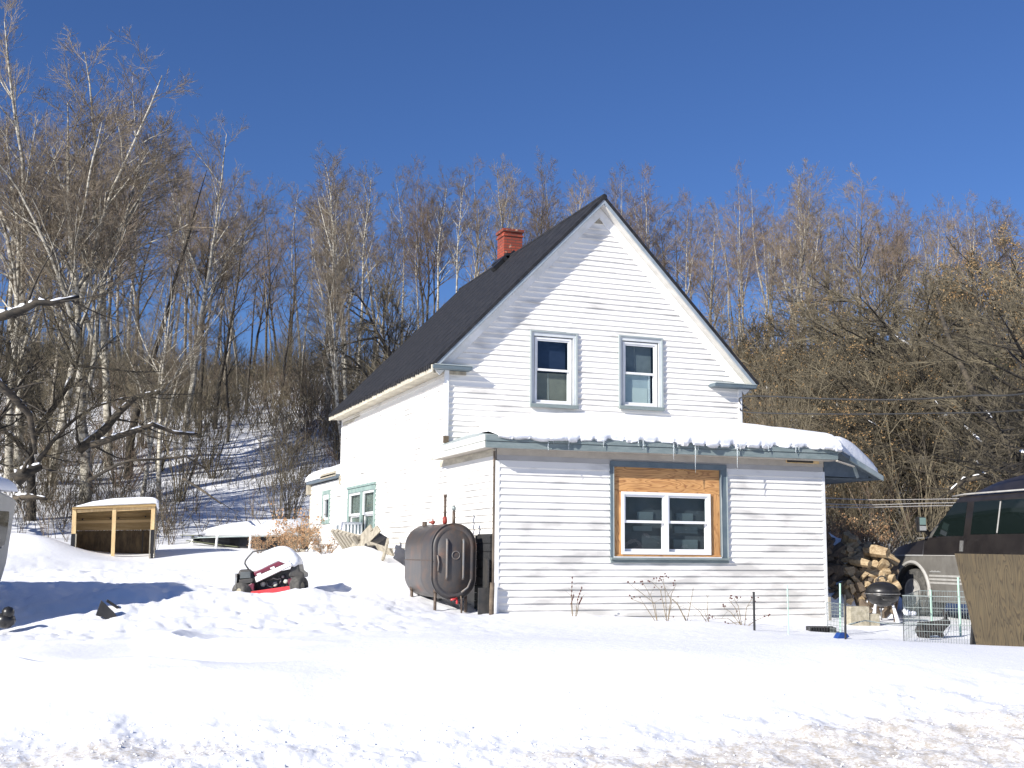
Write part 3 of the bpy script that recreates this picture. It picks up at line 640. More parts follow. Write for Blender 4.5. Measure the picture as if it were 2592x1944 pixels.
# upper windows
def upwin(o, kind):
    a0, a1, b0, b1 = o; W = W1
    m = MB(); frame(m, W, a0-.03, a1+.03, b0, b1+.02, .065, .0, .04, .07, .03); f = m.build('window', mat('greyed_casing', (.50, .53, .55), (.60, .62, .62), 3, rough=.6), H, bevel=.004)
    m = MB(); frame(m, W, a0-.045, a1+.045, b0-.0, b1+.045, .03, .0, .065, .025, .001); m.build('casing_bead', mat('grey_bead', (.33, .37, .37), rough=.5), f)
    m = MB(); wb(m, W, a0-.05, a1+.05, b0-.035, b0+.03, .041, .10); m.build('sill', 'teal', f, bevel=.005)
    i0, i1, j0, j1 = a0+.055, a1-.055, b0+.03, b1-.065
    m = MB(); frame(m, W, i0, i1, j0, j1, .035, -.05, .015); m.build('jamb', 'white', f)
    mid = (j0+j1)/2+.02; s0, s1 = i0+.036, i1-.036
    m = MB(); frame(m, W, s0, s1, mid-.02, j1-.036, .028, -.03, -.005, .03, .04); m.build('sash', 'white', f, bevel=.002)
    m = MB(); frame(m, W, s0, s1, j0+.036, mid+.01, .03, -.06, -.031, .03, .045); m.build('sash', 'white', f, bevel=.002)
    pane(f, W, s0+.028, s1-.028, mid+.02, j1-.066, -.016); pane(f, W, s0+.03, s1-.03, j0+.081, mid-.02, -.045)
    if kind == 0:
        m = MB(); wb(m, W, s0-.0, s1-.03, mid, j1-.03, -.14, -.13); m.build('curtain', 'skyreflect', f)  # navy sheet painting the reflected sky in this pane, not cloth
        m = MB(); wb(m, W, s0+.06, s1-.005, j0+.07, mid-.045, -.12, -.11); m.build('curtain', 'curtain', f)
        m = MB(); m.tube([W(s0+.28, j0+.075, -.105), W(s0+.27, mid-.05, -.105)], .006, 4); m.build('cord', 'line', f)
    else:
        m = MB(); wb(m, W, s0+.05, s1-.02, mid+.0, j1-.04, -.14, -.13); m.build('curtain', 'greycurtain', f)
        m = MB(); m.tube([W(s0+.27, mid, -.125), W(s0+.26, j1-.04, -.125)], .006, 4); m.build('cord', 'line', f)
        m = MB(); wb(m, W, s0+.01, s1-.115, j0+.05, mid, -.09, -.08); m.build('shade_panel', 'panel', f)
        m = MB(); wb(m, W, s0+.20, s1-.13, j0+.05, j0+.36, -.078, -.07); m.build('card', 'paper', f)
        m = MB(); wb(m, W, s1-.11, s1-.075, j0+.03, mid, -.10, -.06); m.build('shade_edge', 'vinyl', f)
upwin(OL, 0); upwin(OR, 1)
# side double window and small rear window
a0, a1, b0, b1 = OS1
m = MB(); frame(m, Ws, a0, a1, b0, b1, .10, .0, .045); wb(m, Ws, 8.50, 8.66, b0+.1, b1-.1, .0, .045); wb(m, Ws, a0-.03, a1+.03, b1, b1+.05, .0, .07)
sw = m.build('window', mat('weathered_green_trim', (.18, .26, .24), (.27, .35, .32), 6, stretch=(1, 1, .4), rough=.7), H, bevel=.004)
for p0, p1 in ((a0+.101, 8.499), (8.661, a1-.101)):
    m = MB(); frame(m, Ws, p0, p1, .92, b1-.101, .05, -.02, .02); m.build('sash', 'white', sw)
    m = MB(); frame(m, Ws, p0, p1, b0+.101, .94, .05, -.05, -.021); m.build('sash', 'white', sw)
    pane(sw, Ws, p0+.05, p1-.05, .97, b1-.15, -.005); pane(sw, Ws, p0+.05, p1-.05, b0+.15, .89, -.04)
    m = MB(); wb(m, Ws, p0+.05, p1-.05, .5 if p0 > 8 else .38, b1-.12, -.062, -.054); m.build('curtain', mat('pale_curtain', (.36, .37, .30), (.28, .29, .24), 5, rough=.9), sw)
a0, a1, b0, b1 = OS0
m = MB(); frame(m, Ws, a0, a1, b0, b1, .10, .0, .045); s_ = m.build('window', sw.data.materials[0], H)
m = MB(); frame(m, Ws, a0+.101, a1-.101, b0+.101, b1-.101, .05, -.04, .03, .12); m.build('sash', 'white', s_); pane(s_, Ws, a0+.15, a1-.15, b0+.15, b1-.22, -.01)

# front lean-to roof with metal fascia
m = MB()
P0 = (-.28, -.30, 1.872); P1 = (5.95, -.30, 1.905)
m.add([(-.28, -.30, 1.872), (5.95, -.30, 1.905), (5.87, 2.65, 2.36), (.55, 2.65, 2.22), (-.28, 2.45, 1.875), (-.28, -.30, 1.84), (5.95, -.30, 1.87), (5.87, 2.65, 2.32), (.55, 2.65, 2.18), (-.28, 2.45, 1.84), (0, 2.65, 2.0), (0, 2.65, 1.96)],
      [(0, 1, 2, 3), (0, 3, 4), (5, 8, 7, 6), (5, 9, 8), (0, 5, 6, 1), (1, 6, 7, 2), (0, 4, 9, 5), (3, 10, 4), (8, 9, 11), (4, 10, 11, 9)])
lr = m.build('lean_to_roof', 'tealpale', H)
def fas(m, y, x0, x1, z0, z1, dz=.033):
    m.add([(x0, y, z0), (x1, y, z0+dz), (x1, y, z1+dz), (x0, y, z1), (x0, y+.02, z0), (x1, y+.02, z0+dz), (x1, y+.02, z1+dz), (x0, y+.02, z1)],
          [(0, 1, 2, 3), (4, 7, 6, 5), (0, 4, 5, 1), (1, 5, 6, 2), (2, 6, 7, 3), (3, 7, 4, 0)])
m = MB(); fas(m, -.325, -.285, 5.95, 1.782, 1.875); fas(m, -.312, -.28, 5.93, 1.682, 1.778); m.build('fascia', 'tealmetal' if 'tealmetal' in M_ else 'teal', lr, bevel=.003)
m = MB(); m.box(-.305, -.285, -.305, 2.36, 1.785, 1.878); m.box(-.296, -.28, -.29, 2.34, 1.685, 1.78); m.build('fascia', mat('pale_metal_fascia', (.52, .54, .50), (.62, .62, .58), 3, rough=.5), lr, bevel=.003)
m = MB(); m.box(-.278, 5.93, -.29, -.04, 1.70, 1.72); m.box(-.278, -.035, -.04, 2.6, 1.70, 1.72); m.build('soffit', 'taupe', lr)
# right-hand hip of the lean-to, sloping down over the side entry
m = MB()
RT = [(5.96, -.28, 1.90), (7.05, .05, 1.49), (7.05, 3.2, 1.49), (5.9, 3.2, 2.30)]
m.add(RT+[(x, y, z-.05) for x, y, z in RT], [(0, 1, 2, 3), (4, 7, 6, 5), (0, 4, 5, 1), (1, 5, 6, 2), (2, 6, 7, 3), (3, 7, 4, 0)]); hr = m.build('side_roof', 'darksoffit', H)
m = MB()
def brd(m, a, b, h, t):
    a, b = Vector(a), Vector(b); d = (b-a).normalized(); sd = d.cross(Vector((0, 0, 1))).normalized()*t/2; u_ = Vector((0, 0, h))
    m.add([a-sd, b-sd, b-sd-u_, a-sd-u_, a+sd, b+sd, b+sd-u_, a+sd-u_], [(0, 1, 2, 3), (4, 7, 6, 5), (0, 4, 5, 1), (1, 5, 6, 2), (2, 6, 7, 3), (3, 7, 4, 0)])
brd(m, (6.25, -.20, 1.80), (7.08, .03, 1.50), .085, .03); m.build('rake_board', 'tealpale', hr)
m = MB(); brd(m, (7.08, .03, 1.495), (7.08, 3.2, 1.495), .06, .03); m.build('eave_board', 'slate', hr)
m = MB(); m.add([(5.86, -.0, 1.84), (5.86, .0, 1.46), (6.85, .12, 1.46), (6.85, .12, 1.53)]+[(5.86, .03, 1.84), (5.86, .03, 1.46), (6.85, .15, 1.46), (6.85, .15, 1.53)], [(0, 1, 2, 3), (4, 7, 6, 5), (0, 4, 5, 1), (1, 5, 6, 2), (2, 6, 7, 3), (3, 7, 4, 0)])
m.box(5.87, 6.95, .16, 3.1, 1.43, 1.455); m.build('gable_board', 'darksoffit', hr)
m = MB(); m.bar((6.60, .08, 1.46), (6.50, .06, 1.68), .03, .05); m.build('bracket', 'tealpale', hr)
m = MB(); m.bar((5.90, -.30, 1.70), (6.30, -.22, 1.62), .05, .02); m.build('loose_trim', 'taupe', hr)
# rear addition roof
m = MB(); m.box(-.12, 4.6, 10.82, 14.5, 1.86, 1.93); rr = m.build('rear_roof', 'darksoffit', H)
m = MB(); m.box(-.1, 0.01, 14.3, 14.62, 1.60, 1.86); m.box(-.14, -.121, 10.85, 12.6, 1.90, 2.02); m.build('exposed_rafter_end', 'oldwood', rr)
m = MB(); m.tube([(.5, 13.0, 1.9), (.5, 13.0, 2.42)], .06, 10); m.build('stove_pipe', 'black', H, smooth=True)
m = MB(); wb(m, Ws, 10.75, 10.85, 1.70, 1.9, .0, .05); m.build('junction_box', 'oldwood', H)
m = MB(); m.tube([(-.01, 10.7, 1.84), (-.02, 8.4, 1.83)], .008, 4); m.build('cable_clip', 'cable', H)

# snow caps: a sheet with rounded sides following what carries it
def snow_cap(name, label, xy, base, thick, nx, ny, edge=.16, cat='snow', m_='snow', seed=1, droop=None, wall=False):
    """xy(s,t)->(x,y); base(x,y)->z; thick(s,t)->m"""
    m = MB(); top = []; bot = []
    for j in range(ny+1):
        for i in range(nx+1):
            s, t = i/nx, j/ny
            s2 = .5-.5*math.cos(PI*s) if nx < 30 else s; t2 = .5-.5*math.cos(PI*t)
            x, y = xy(s2, t2); b = base(x, y)
            x00, y00 = xy(0, t2); x10, y10 = xy(1, t2); x01, y01 = xy(s2, 0); x11, y11 = xy(s2, 1)
            d = min(math.hypot(x-x00, y-y00), math.hypot(x-x10, y-y10), math.hypot(x-x01, y-y01), 9 if wall else math.hypot(x-x11, y-y11))
            k = max(0., 1-d/edge); T = thick(s2, t2)
            f = math.sqrt(max(0, 1-k*k))*.9+.1
            nz = float(vnoise(np.array([x*2.1]), np.array([y*2.1]), seed)[0])*.07+float(vnoise(np.array([x*6.]), np.array([y*6.]), seed+1)[0])*.02
            m.v.append((x, y, b+T*f*(1+nz)+.002))
    o = len(m.v)
    for j in range(ny+1):
        for i in range(nx+1):
            s, t = i/nx, j/ny; s2 = .5-.5*math.cos(PI*s) if nx < 30 else s; t2 = .5-.5*math.cos(PI*t)
            x, y = xy(s2, t2); z = base(x, y)+.002
            if droop and j == 0: z -= droop(x)[1]; y += droop(x)[0]
            m.v.append((x, y, z))
    I = lambda i, j: j*(nx+1)+i
    for j in range(ny):
        for i in range(nx):
            m.f.append((I(i, j), I(i+1, j), I(i+1, j+1), I(i, j+1))); m.f.append((o+I(i, j), o+I(i, j+1), o+I(i+1, j+1), o+I(i+1, j)))
    for i in range(nx):
        m.f.append((I(i, 0), o+I(i, 0), o+I(i+1, 0), I(i+1, 0))); m.f.append((I(i, ny), I(i+1, ny), o+I(i+1, ny), o+I(i, ny)))
    for j in range(ny):
        m.f.append((I(0, j), I(0, j+1), o+I(0, j+1), o+I(0, j))); m.f.append((I(nx, j), o+I(nx, j), o+I(nx, j+1), I(nx, j+1)))
    ob = m.build(name, m_, smooth=True); tag(ob, label, cat); return ob
def lbase(x, y):
    f = (y+.30)/2.95; zr = 1.875+.005*x*(1-f)+(.48)*f
    hip = 1.875+max(0, (x+.28))*.40
    return min(zr, hip)+.003
PX = [-.3, .2, .5, 1.14, 1.9, 2.8, 3.75, 5.0, 5.8, 6.1]
PT = [.03, .08, .13, .24, .31, .35, .34, .31, .30, .27]
def thick1(s, t):
    x = -.1+s*6.08; return float(np.interp(x, PX, PT))*(.80+.1*t)
def lobes(x):
    k = round((x-.13)/.27); c = k*.27+.13+.03*math.sin(k*7.); a = .5+.5*math.sin(k*2.3+1)
    return .05-(.03+.035*a)*math.exp(-((x-c)/(.022+.02*a))**2)*(1 if 1.0 < x < 5.4 else .3)+.02*math.sin(x*2.1)
def xyf(s, t):
    x0 = -.10+.5*t; x = x0+s*(5.98-x0)
    y = -.375-.02*math.sin(x*2.3)-.012*math.sin(x*9.1)+t*(2.64+.375) if t < 1 else 2.64
    return x, y
snow_cap('roof_snow', 'thick rounded snow slab with icicles along the front lean-to roof', xyf, lbase, thick1, 420, 30, .20, wall=True, droop=lambda x: (.085-lobes(x)*1.1+.03*math.sin(x*5.3), .045*max(0, lobes(x))/.05+.012*math.sin(x*13)))
def hb(x, y):
    f = min(1., max(0., (x-5.97)/1.08)); yy = min(1, max(0, (y+.25)/3.4)); return (1.905+.39*yy)*(1-f)+1.50*f
def xyh(s, t):
    xa, ya = 6.0+1.02*s, -.24+.30*s
    return xa, ya+t*(3.1-ya)
snow_cap('roof_snow', 'curved snow tongue sliding off the low side roof at the right corner of the house', xyh, hb, lambda s, t: .25+.09*math.sin(PI*min(1, s*1.1)), 24, 20, .25, seed=7)
snow_cap('roof_snow', 'snow slab on the low rear roof pierced by a black stove pipe', lambda s, t: (-.14+s*4.6, 10.86+t*3.75), lambda x, y: 1.932, lambda s, t: .33, 24, 24, .5, seed=8)
# icicles
rgi = random.Random(9)
for i, (x, L) in enumerate([(.70, .24), (.79, .12), (1.04, .20), (1.10, .08), (1.62, .15), (2.21, .10), (2.29, .17), (2.83, .30), (2.90, .10), (3.21, .50), (3.27, .14), (3.62, .09), (3.97, .44), (4.03, .12), (4.55, .11), (5.08, .13), (5.14, .07)]):
    m = MB(); y = -.345-rgi.random()*.02; z = 1.885+.005*x
    m.tube([(x, y, z), (x+.004, y, z-L*.35), (x-.002, y, z-L*.7), (x, y, z-L)], [.013, .010, .006, .002], 6)
    long_ = L > .4
    o = m.build('icicle', 'ice', smooth=True)
    tag(o, 'long icicle dangling in front of the plywood window head' if long_ else 'short thin icicle hanging from the front snow edge over the teal fascia', 'icicle', 'long icicles over the plywood window' if long_ else 'icicles on the porch fascia')
    m2 = None
# ------------------------------------------------------------ oil tank
def tank():
    T = thing('oil_tank', 'rusty black upright oval heating oil tank on pipe legs beside the house corner', 'oil tank', (-.555, .30, -.565))
    Hh, Wd, Lg = 1.135, .70, 1.50
    def ring(sc, y):
        pts = []; r = Wd/2*sc; hz = (Hh-Wd)/2
        for i in range(40):
            t = 2*PI*i/40; pts.append((r*math.cos(t), y, Hh/2+(hz if math.sin(t) >= 0 else -hz)+r*math.sin(t)))
        return pts
    def loft(rings, m, cap=True):
        o = len(m.v); n = len(rings[0])
        for r in rings: m.v.extend(r)
        for k in range(len(rings)-1):
            for j in range(n): m.f.append((o+k*n+j, o+k*n+(j+1) % n, o+(k+1)*n+(j+1) % n, o+(k+1)*n+j))
        if cap: m.f.append(tuple(o+j for j in range(n))[::-1]); m.f.append(tuple(o+(len(rings)-1)*n+j for j in range(n)))
        return m
    loft([ring(.99, 0.0), ring(1., .01), ring(1., .55), ring(1.004, .56), ring(1.004, .575), ring(1., .585), ring(1., Lg-.01), ring(.99, Lg)], MB()).build('tank_shell', 'tank', T, smooth=True)
    e = loft([ring(.72, .006), ring(.80, -.012), ring(.90, -.010), ring(.93, .012), ring(.97, .010), ring(1.012, -.012), ring(1.02, .0), ring(1.018, .022)], MB()).build('end_plate', 'tank', T, smooth=True)
    m = MB()
    for x in (-.115, .145): m.tube([(x, -.002, .30), (x, -.022, .34), (x, -.022, .86), (x, -.002, .90)], .018, 8)
    m.tube([(.03+.06*math.cos(t), -.006, .66+.06*math.sin(t)) for t in [i*PI/8 for i in range(17)]], .007, 6)
    m.tube([(-.25, -.012, .42), (-.24, -.016, .55), (-.26, -.012, .66)], .014, 6); m.tube([(.27, -.016, .30), (.22, -.018, .18), (.12, -.014, .11)], .016, 6)
    m.build('stiffening_rib', mat('scuffed_steel', (.13, .14, .15), (.20, .16, .13), 14, rough=.5), e, smooth=True)
    m = MB(); m.obox((-.352, .72, .58), (.004, 0, 0), (0, .74, 0), (0, 0, .006)); m.build('seam', 'brass', T)
    for x, y in ((-.26, .08), (.22, .08), (-.26, 1.36), (.22, 1.36)):
        m = MB(); m.tube([(x, y, .18), (x, y, -.30)], .024, 8); m.tube([(x, y, .17), (x, y, .10)], .034, 8); m.build('leg', 'brass', T, smooth=True)
    m = MB(); m.tube([(-.02, .42, Hh-.02), (-.02, .42, Hh+.44)], .023, 10); m.tube([(-.02, .42, Hh+.41), (-.02, .42, Hh+.45)], .029, 10); p = m.build('vent_pipe', 'brass', T, smooth=True)
    m = MB(); m.tube([(-.02, .42, Hh+.0), (-.02, .42, Hh+.03), (-.02, .42, Hh+.07), (-.02, .42, Hh+.11)], [.03, .04, .04, .028], 10); m.build('red_coupling', 'rust', p, smooth=True)
    m = MB(); m.tube([(.04, .16, Hh-.02), (.04, .16, Hh+.17)], .026, 10); m.tube([(.04, .16, Hh+.15), (.04, .16, Hh+.24)], .02, 8); p = m.build('fill_pipe', 'brass', T, smooth=True)
    m = MB(); m.tube([(.04, .16, Hh+.20), (.04, .16, Hh+.24), (.03, .16, Hh+.27)], [.03, .034, .018], 10); m.build('fill_cap', 'wire', p, smooth=True)
    m = MB(); m.ball((-.08, .86, Hh+.03), .035, 8, 6); m.tube([(-.08, .86, Hh+.03), (-.08, .86, Hh+.13)], .006, 6); m.obox((-.09, .86, Hh+.035), (.05, 0, .005), (0, .012, 0), (0, 0, .014)); m.build('gauge', 'rust', T, smooth=True)
    m = MB(); m.tube([(-.10, 1.25, Hh-.02), (-.10, 1.25, Hh+.05)], .04, 8); m.build('bung', 'brass', T)
    m = MB(); m.tube([(.05, .03, .05), (.05, -.02, .0), (.05, -.03, -.06)], .018, 8); m.obox((.0, -.03, .01), (.05, 0, .01), (0, .012, 0), (0, 0, .015)); v = m.build('outlet_valve', 'red', T, smooth=True)
    m = MB(); m.tube([(.11, -.02, .06), (.12, -.03, .0), (.12, -.03, -.2)], .014, 8); m.build('fuel_line', 'brass', T, smooth=True)
tank()
m = MB()
for k in range(9):
    z0 = -.72+k*.125; m.box(-.075, -.035, .06, .74, z0, z0+.118)
m.box(-.035, -.026, .05, .75, -.9, .42)
o = m.build('tar_panel', mat('black_tar_board', (.015, .016, .018), (.03, .03, .03), 20, rough=.8, bump=.004), bevel=.004); tag(o, 'black ribbed board leaning against the side wall behind the oil tank', 'board')
# its near edge stands out past the tank
m = MB(); m.obox((-.11, .10, -.42), (.012, 0, 0), (0, .10, 0), (0, 0, .47)); m.obox((-.16, .02, -.60), (.10, 0, 0), (0, .012, 0), (0, 0, .22))
o = m.build('scrap_panel', 'tractordark'); tag(o, 'dark scrap sheet standing in the snow between tank and house corner', 'scrap sheet')
m = MB(); m.tube([(-.10, -.12, -.85), (-.095, -.12, -.55), (-.085, -.115, -.30)], [.036, .038, .034], 9); o = m.build('short_log', 'logbark', smooth=True); tag(o, 'short pale log standing upright by the front corner of the house', 'log')

# ------------------------------------------------------------ things by the side wall
A = thing('air_conditioner', 'small white window air conditioner jutting from the side window', 'air conditioner', (0, 8.75, .46))
m = MB(); m.box(-.46, -.03, -.36, .36, 0, .30); b = m.build('case', 'vinyl', A, bevel=.015)
m = MB()
for k in range(5): m.box(-.41+k*.075, -.38+k*.075, -.364, -.3601, .05, .25)
m.build('louvre', 'slate', A)
m = MB(); m.box(-.465, -.4601, .06, .28, .05, .24); m.build('vent_grille', mat('grey_louvre', (.16, .19, .21), rough=.6), A)
def boards():
    P = thing('wooden_pallet', 'grey slatted pallet tilted against the snow heap under the side window', 'pallet', at(893, 1388, 23.2), .0)
    P.rotation_euler = (math.radians(8), math.radians(-38), math.radians(4))
    for k in range(6):
        m = MB(); m.box(-.05, .02, -.62+k*.21, -.50+k*.21, -.40, .40); m.build('slat', 'oldwood', P, bevel=.004)
    for z in (-.33, .30):
        m = MB(); m.box(.021, .10, -.64, .60, z-.03, z+.03); m.build('stringer', 'oldwood', P)
    for i, (p, a, L, w_, lab) in enumerate([
        (at(932, 1365, 22.4), (.35, -.35, .45), .62, .16, 'wide grey plank leaning steeply against the side wall under the window'),
        (at(962, 1388, 21.9), (.2, -.5, -.10), .8, .14, 'broken grey plank lying low at the foot of the side window'),
        (at(975, 1395, 21.4), (.15, .25, .35), .5, .14, 'short grey board stub nearest the oil tank'),
        (at(915, 1362, 22.6), (.2, -.5, .35), .75, .12, 'grey plank crossing over the other boards below the window'),
        (at(790, 1412, 28.), (.3, -.6, -.2), .9, .2, 'pale board lying on the snow at the rear corner of the house')]):
        d = Vector(a).normalized(); c = Vector(p); m = MB(); m.bar(c-d*L/2, c+d*L/2, w_, .035, up=(1, 0, .4)); o = m.build('plank', 'oldwood', bevel=.004); tag(o, lab, 'plank', 'loose planks by the side wall')
    m = MB(); m.obox(at(948, 1390, 22.3), (.16, 0, .1), (0, .38, .06), (0, .03, .18)); o = m.build('crate', 'black', bevel=.01); tag(o, 'black broken crate among the planks by the side wall', 'crate')
boards()

# ------------------------------------------------------------ lawn tractor
def tractor():
    k = 18.3/FL/7.373
    base = at(685, 1517, 18.0)
    T = thing('lawn_tractor', 'small red and black lawn tractor half buried and leaning in the snow', 'lawn tractor', base, -_y)
    L = lambda a, b, d: ((a-1000)*k, -d, (1240-b)*k)       # local x right, z up, d toward the camera
    P = lambda poly, d0, d1, name, mt, par=T, bev=.006, sm=False: MB().prism(poly, d0, d1, L).build(name, mt, par, bevel=bev, smooth=sm)
    f = P([(345, 1060), (360, 800), (385, 705), (600, 700), (650, 790), (690, 860), (690, 1180), (560, 1190), (350, 1180)], -.55, -.05, 'fender', 'tractordark', bev=.03)
    P([(430, 745), (610, 740), (625, 860), (425, 870)], -.05, .02, 'fender_panel', mat('grey_plastic', (.07, .08, .085), (.10, .11, .11), 8, rough=.4), f, .008)
    P([(410, 890), (660, 860), (665, 940), (420, 980)], -.05, .03, 'fender_step', M_['grey_plastic'] if 'grey_plastic' in M_ else 'tractordark', f, .008)
    MB().box(*[(340-1000)*k, (372-1000)*k, -.03, .2, (1240-1050)*k, (1240-780)*k]).build('edge_guard', 'steel', f)
    P([(560, 1000), (650, 950), (690, 960), (690, 1090), (600, 1100)], -.05, .035, 'side_panel', 'maroon', f, .005)
    def wheel(a, b, r, w_, dep, rz, sq=1.):
        m = MB(); pr_ = [(.35*r, -w_*.3), (.6*r, -w_/2), (.93*r, -w_/2), (r, -w_*.3), (r, w_*.3), (.93*r, w_/2), (.6*r, w_/2), (.35*r, w_*.3)]
        m.lathe(pr_, 28, axis='x'); o = m.build('tyre', 'rubber', T, smooth=True); o.location = L(a, b, dep); o.rotation_euler = (0, 0, rz)
        m = MB(); m.lathe([(.02, -w_*.36), (.5*r, -w_*.36), (.56*r, -w_*.30), (.56*r, w_*.3), (.5*r, w_*.36), (.02, w_*.36)], 20, axis='x'); q = m.build('rim', mat('tan_rim', (.30, .27, .20), rough=.6), o, smooth=True)
    wheel(470, 1120, .15, .17, .0, math.radians(50)); wheel(1500, 1010, .155, .17, -.05, math.radians(-20))
    P([(1290, 830), (1330, 640), (1480, 600), (1500, 720), (1580, 760), (1580, 840), (1440, 850)], -.50, -.08, 'fender', 'tractordark', bev=.02)
    P([(1290, 870), (1540, 830), (1560, 900), (1300, 980)], -.35, -.06, 'axle_cover', 'maroon', bev=.008)
    P([(660, 830), (1300, 690), (1300, 1010), (1250, 1060), (680, 1090)], -.60, -.20, 'engine', 'tractordark', bev=.01)
    for a, b, r in ((812, 975, 50), (1038, 975, 48), (1232, 918, 46), (1175, 830, 36), (1530, 870, 22)):
        m = MB(); m.lathe([(r*k*.9, .0), (r*k, .02), (r*k*.95, .05), (r*k*.6, .06), (.003, .062)], 16, axis='y')
        o = m.build('headlight' if r > 40 else 'engine_cap', 'lens' if r > 40 else 'steel', T, smooth=True); o.location = L(a, b, -.20 if a < 1500 else -.05); o.rotation_euler = (0, 0, PI)
    m = MB()
    for p in ([(930, 900), (1000, 860), (1080, 880), (1140, 860)], [(960, 1010), (1020, 940), (1080, 930)], [(870, 920), (900, 1000), (1000, 1030)], [(1100, 830), (1150, 900), (1120, 960)]):
        m.tube([L(a, b, -.15+.01*i) for i, (a, b) in enumerate(p)], .011, 6)
    m.build('engine_pipe', 'steel', T, smooth=True)
    # opened hood lying askew
    P([(690, 840), (1335, 555), (1370, 620), (720, 940)], -.12, .0, 'hood_front', 'vinyl', bev=.01)
    h = P([(655, 755), (1235, 483), (1335, 545), (690, 830)], -.50, -.03, 'hood', 'maroon', bev=.012)
    for a, b in ((765, 785), (1010, 668), (1265, 540)):
        m = MB(); m.obox(L(a, b, -.02), (.03, 0, .012), (0, .012, 0), (-.006, 0, .012)); m.build('hood_badge', 'vinyl', h)
    # bumper
    P([(640, 1100), (1405, 985), (1425, 1070), (860, 1160), (740, 1190), (650, 1190)], -.02, .06, 'bumper', 'red', bev=.006)
    m = MB(); m.tube([L(900, 1160, .05), L(930, 1190, .08), L(1150, 1175, .08), L(1290, 1085, .06)], .013, 8); m.build('bumper_loop', 'red', T, smooth=True)
    P([(720, 1150), (1420, 1060), (1400, 1150), (1330, 1190), (1120, 1240), (800, 1235)], -.45, -.03, 'mower_deck', 'black', bev=.01)
    # tow bar / grab loop
    m = MB(); m.tube([L(a, b, -.2-.002*i) for i, (a, b) in enumerate([(525, 705), (480, 650), (448, 600), (455, 545), (500, 480), (590, 378), (680, 360), (770, 348), (860, 335), (970, 308), (1040, 262)])], .012, 8)
    m.build('handle_loop', 'tractordark', T, smooth=True)
    # snow heaped on it
    m = MB(); top = [(560, 700), (560, 600), (640, 470), (760, 390), (900, 330), (1040, 272), (1150, 258), (1260, 275), (1370, 350), (1460, 450), (1510, 540), (1480, 610)]
    bot = [(660, 760), (760, 705), (860, 655), (960, 605), (1060, 560), (1150, 520), (1235, 480), (1290, 500), (1330, 540), (1345, 580), (1360, 620), (1400, 650)]
    n = len(top); D = 9; rings = []
    for j in range(D):
        t = j/(D-1); dep = -.01-.75*t+.0; sc = .62+.38*math.sin(PI*min(1, t*1.3+.22)) if t < 1 else .3
        rg_ = [L(b[0]+(a[0]-b[0])*sc, b[1]+(a[1]-b[1])*sc, dep) for a, b in zip(top, bot)]+[L(b[0], b[1]+12, dep) for b in bot[::-1]]
        rings.append(rg_)
    nn = 2*n
    for r in rings: m.v.extend(r)
    for j in range(D-1):
        for i in range(nn): m.f.append((j*nn+i, j*nn+(i+1) % nn, (j+1)*nn+(i+1) % nn, (j+1)*nn+i))
    m.f.append(tuple(range(nn))); m.f.append(tuple((D-1)*nn+i for i in range(nn)))
    o = m.build('tractor_snow', 'snow', smooth=True); o.location = base; o.rotation_euler = (0, 0, -_y); tag(o, 'domed heap of snow on top of the red lawn tractor', 'snow')
    sub = o.modifiers.new('s', 'SUBSURF'); sub.levels = 1; sub.render_levels = 1
tractor()

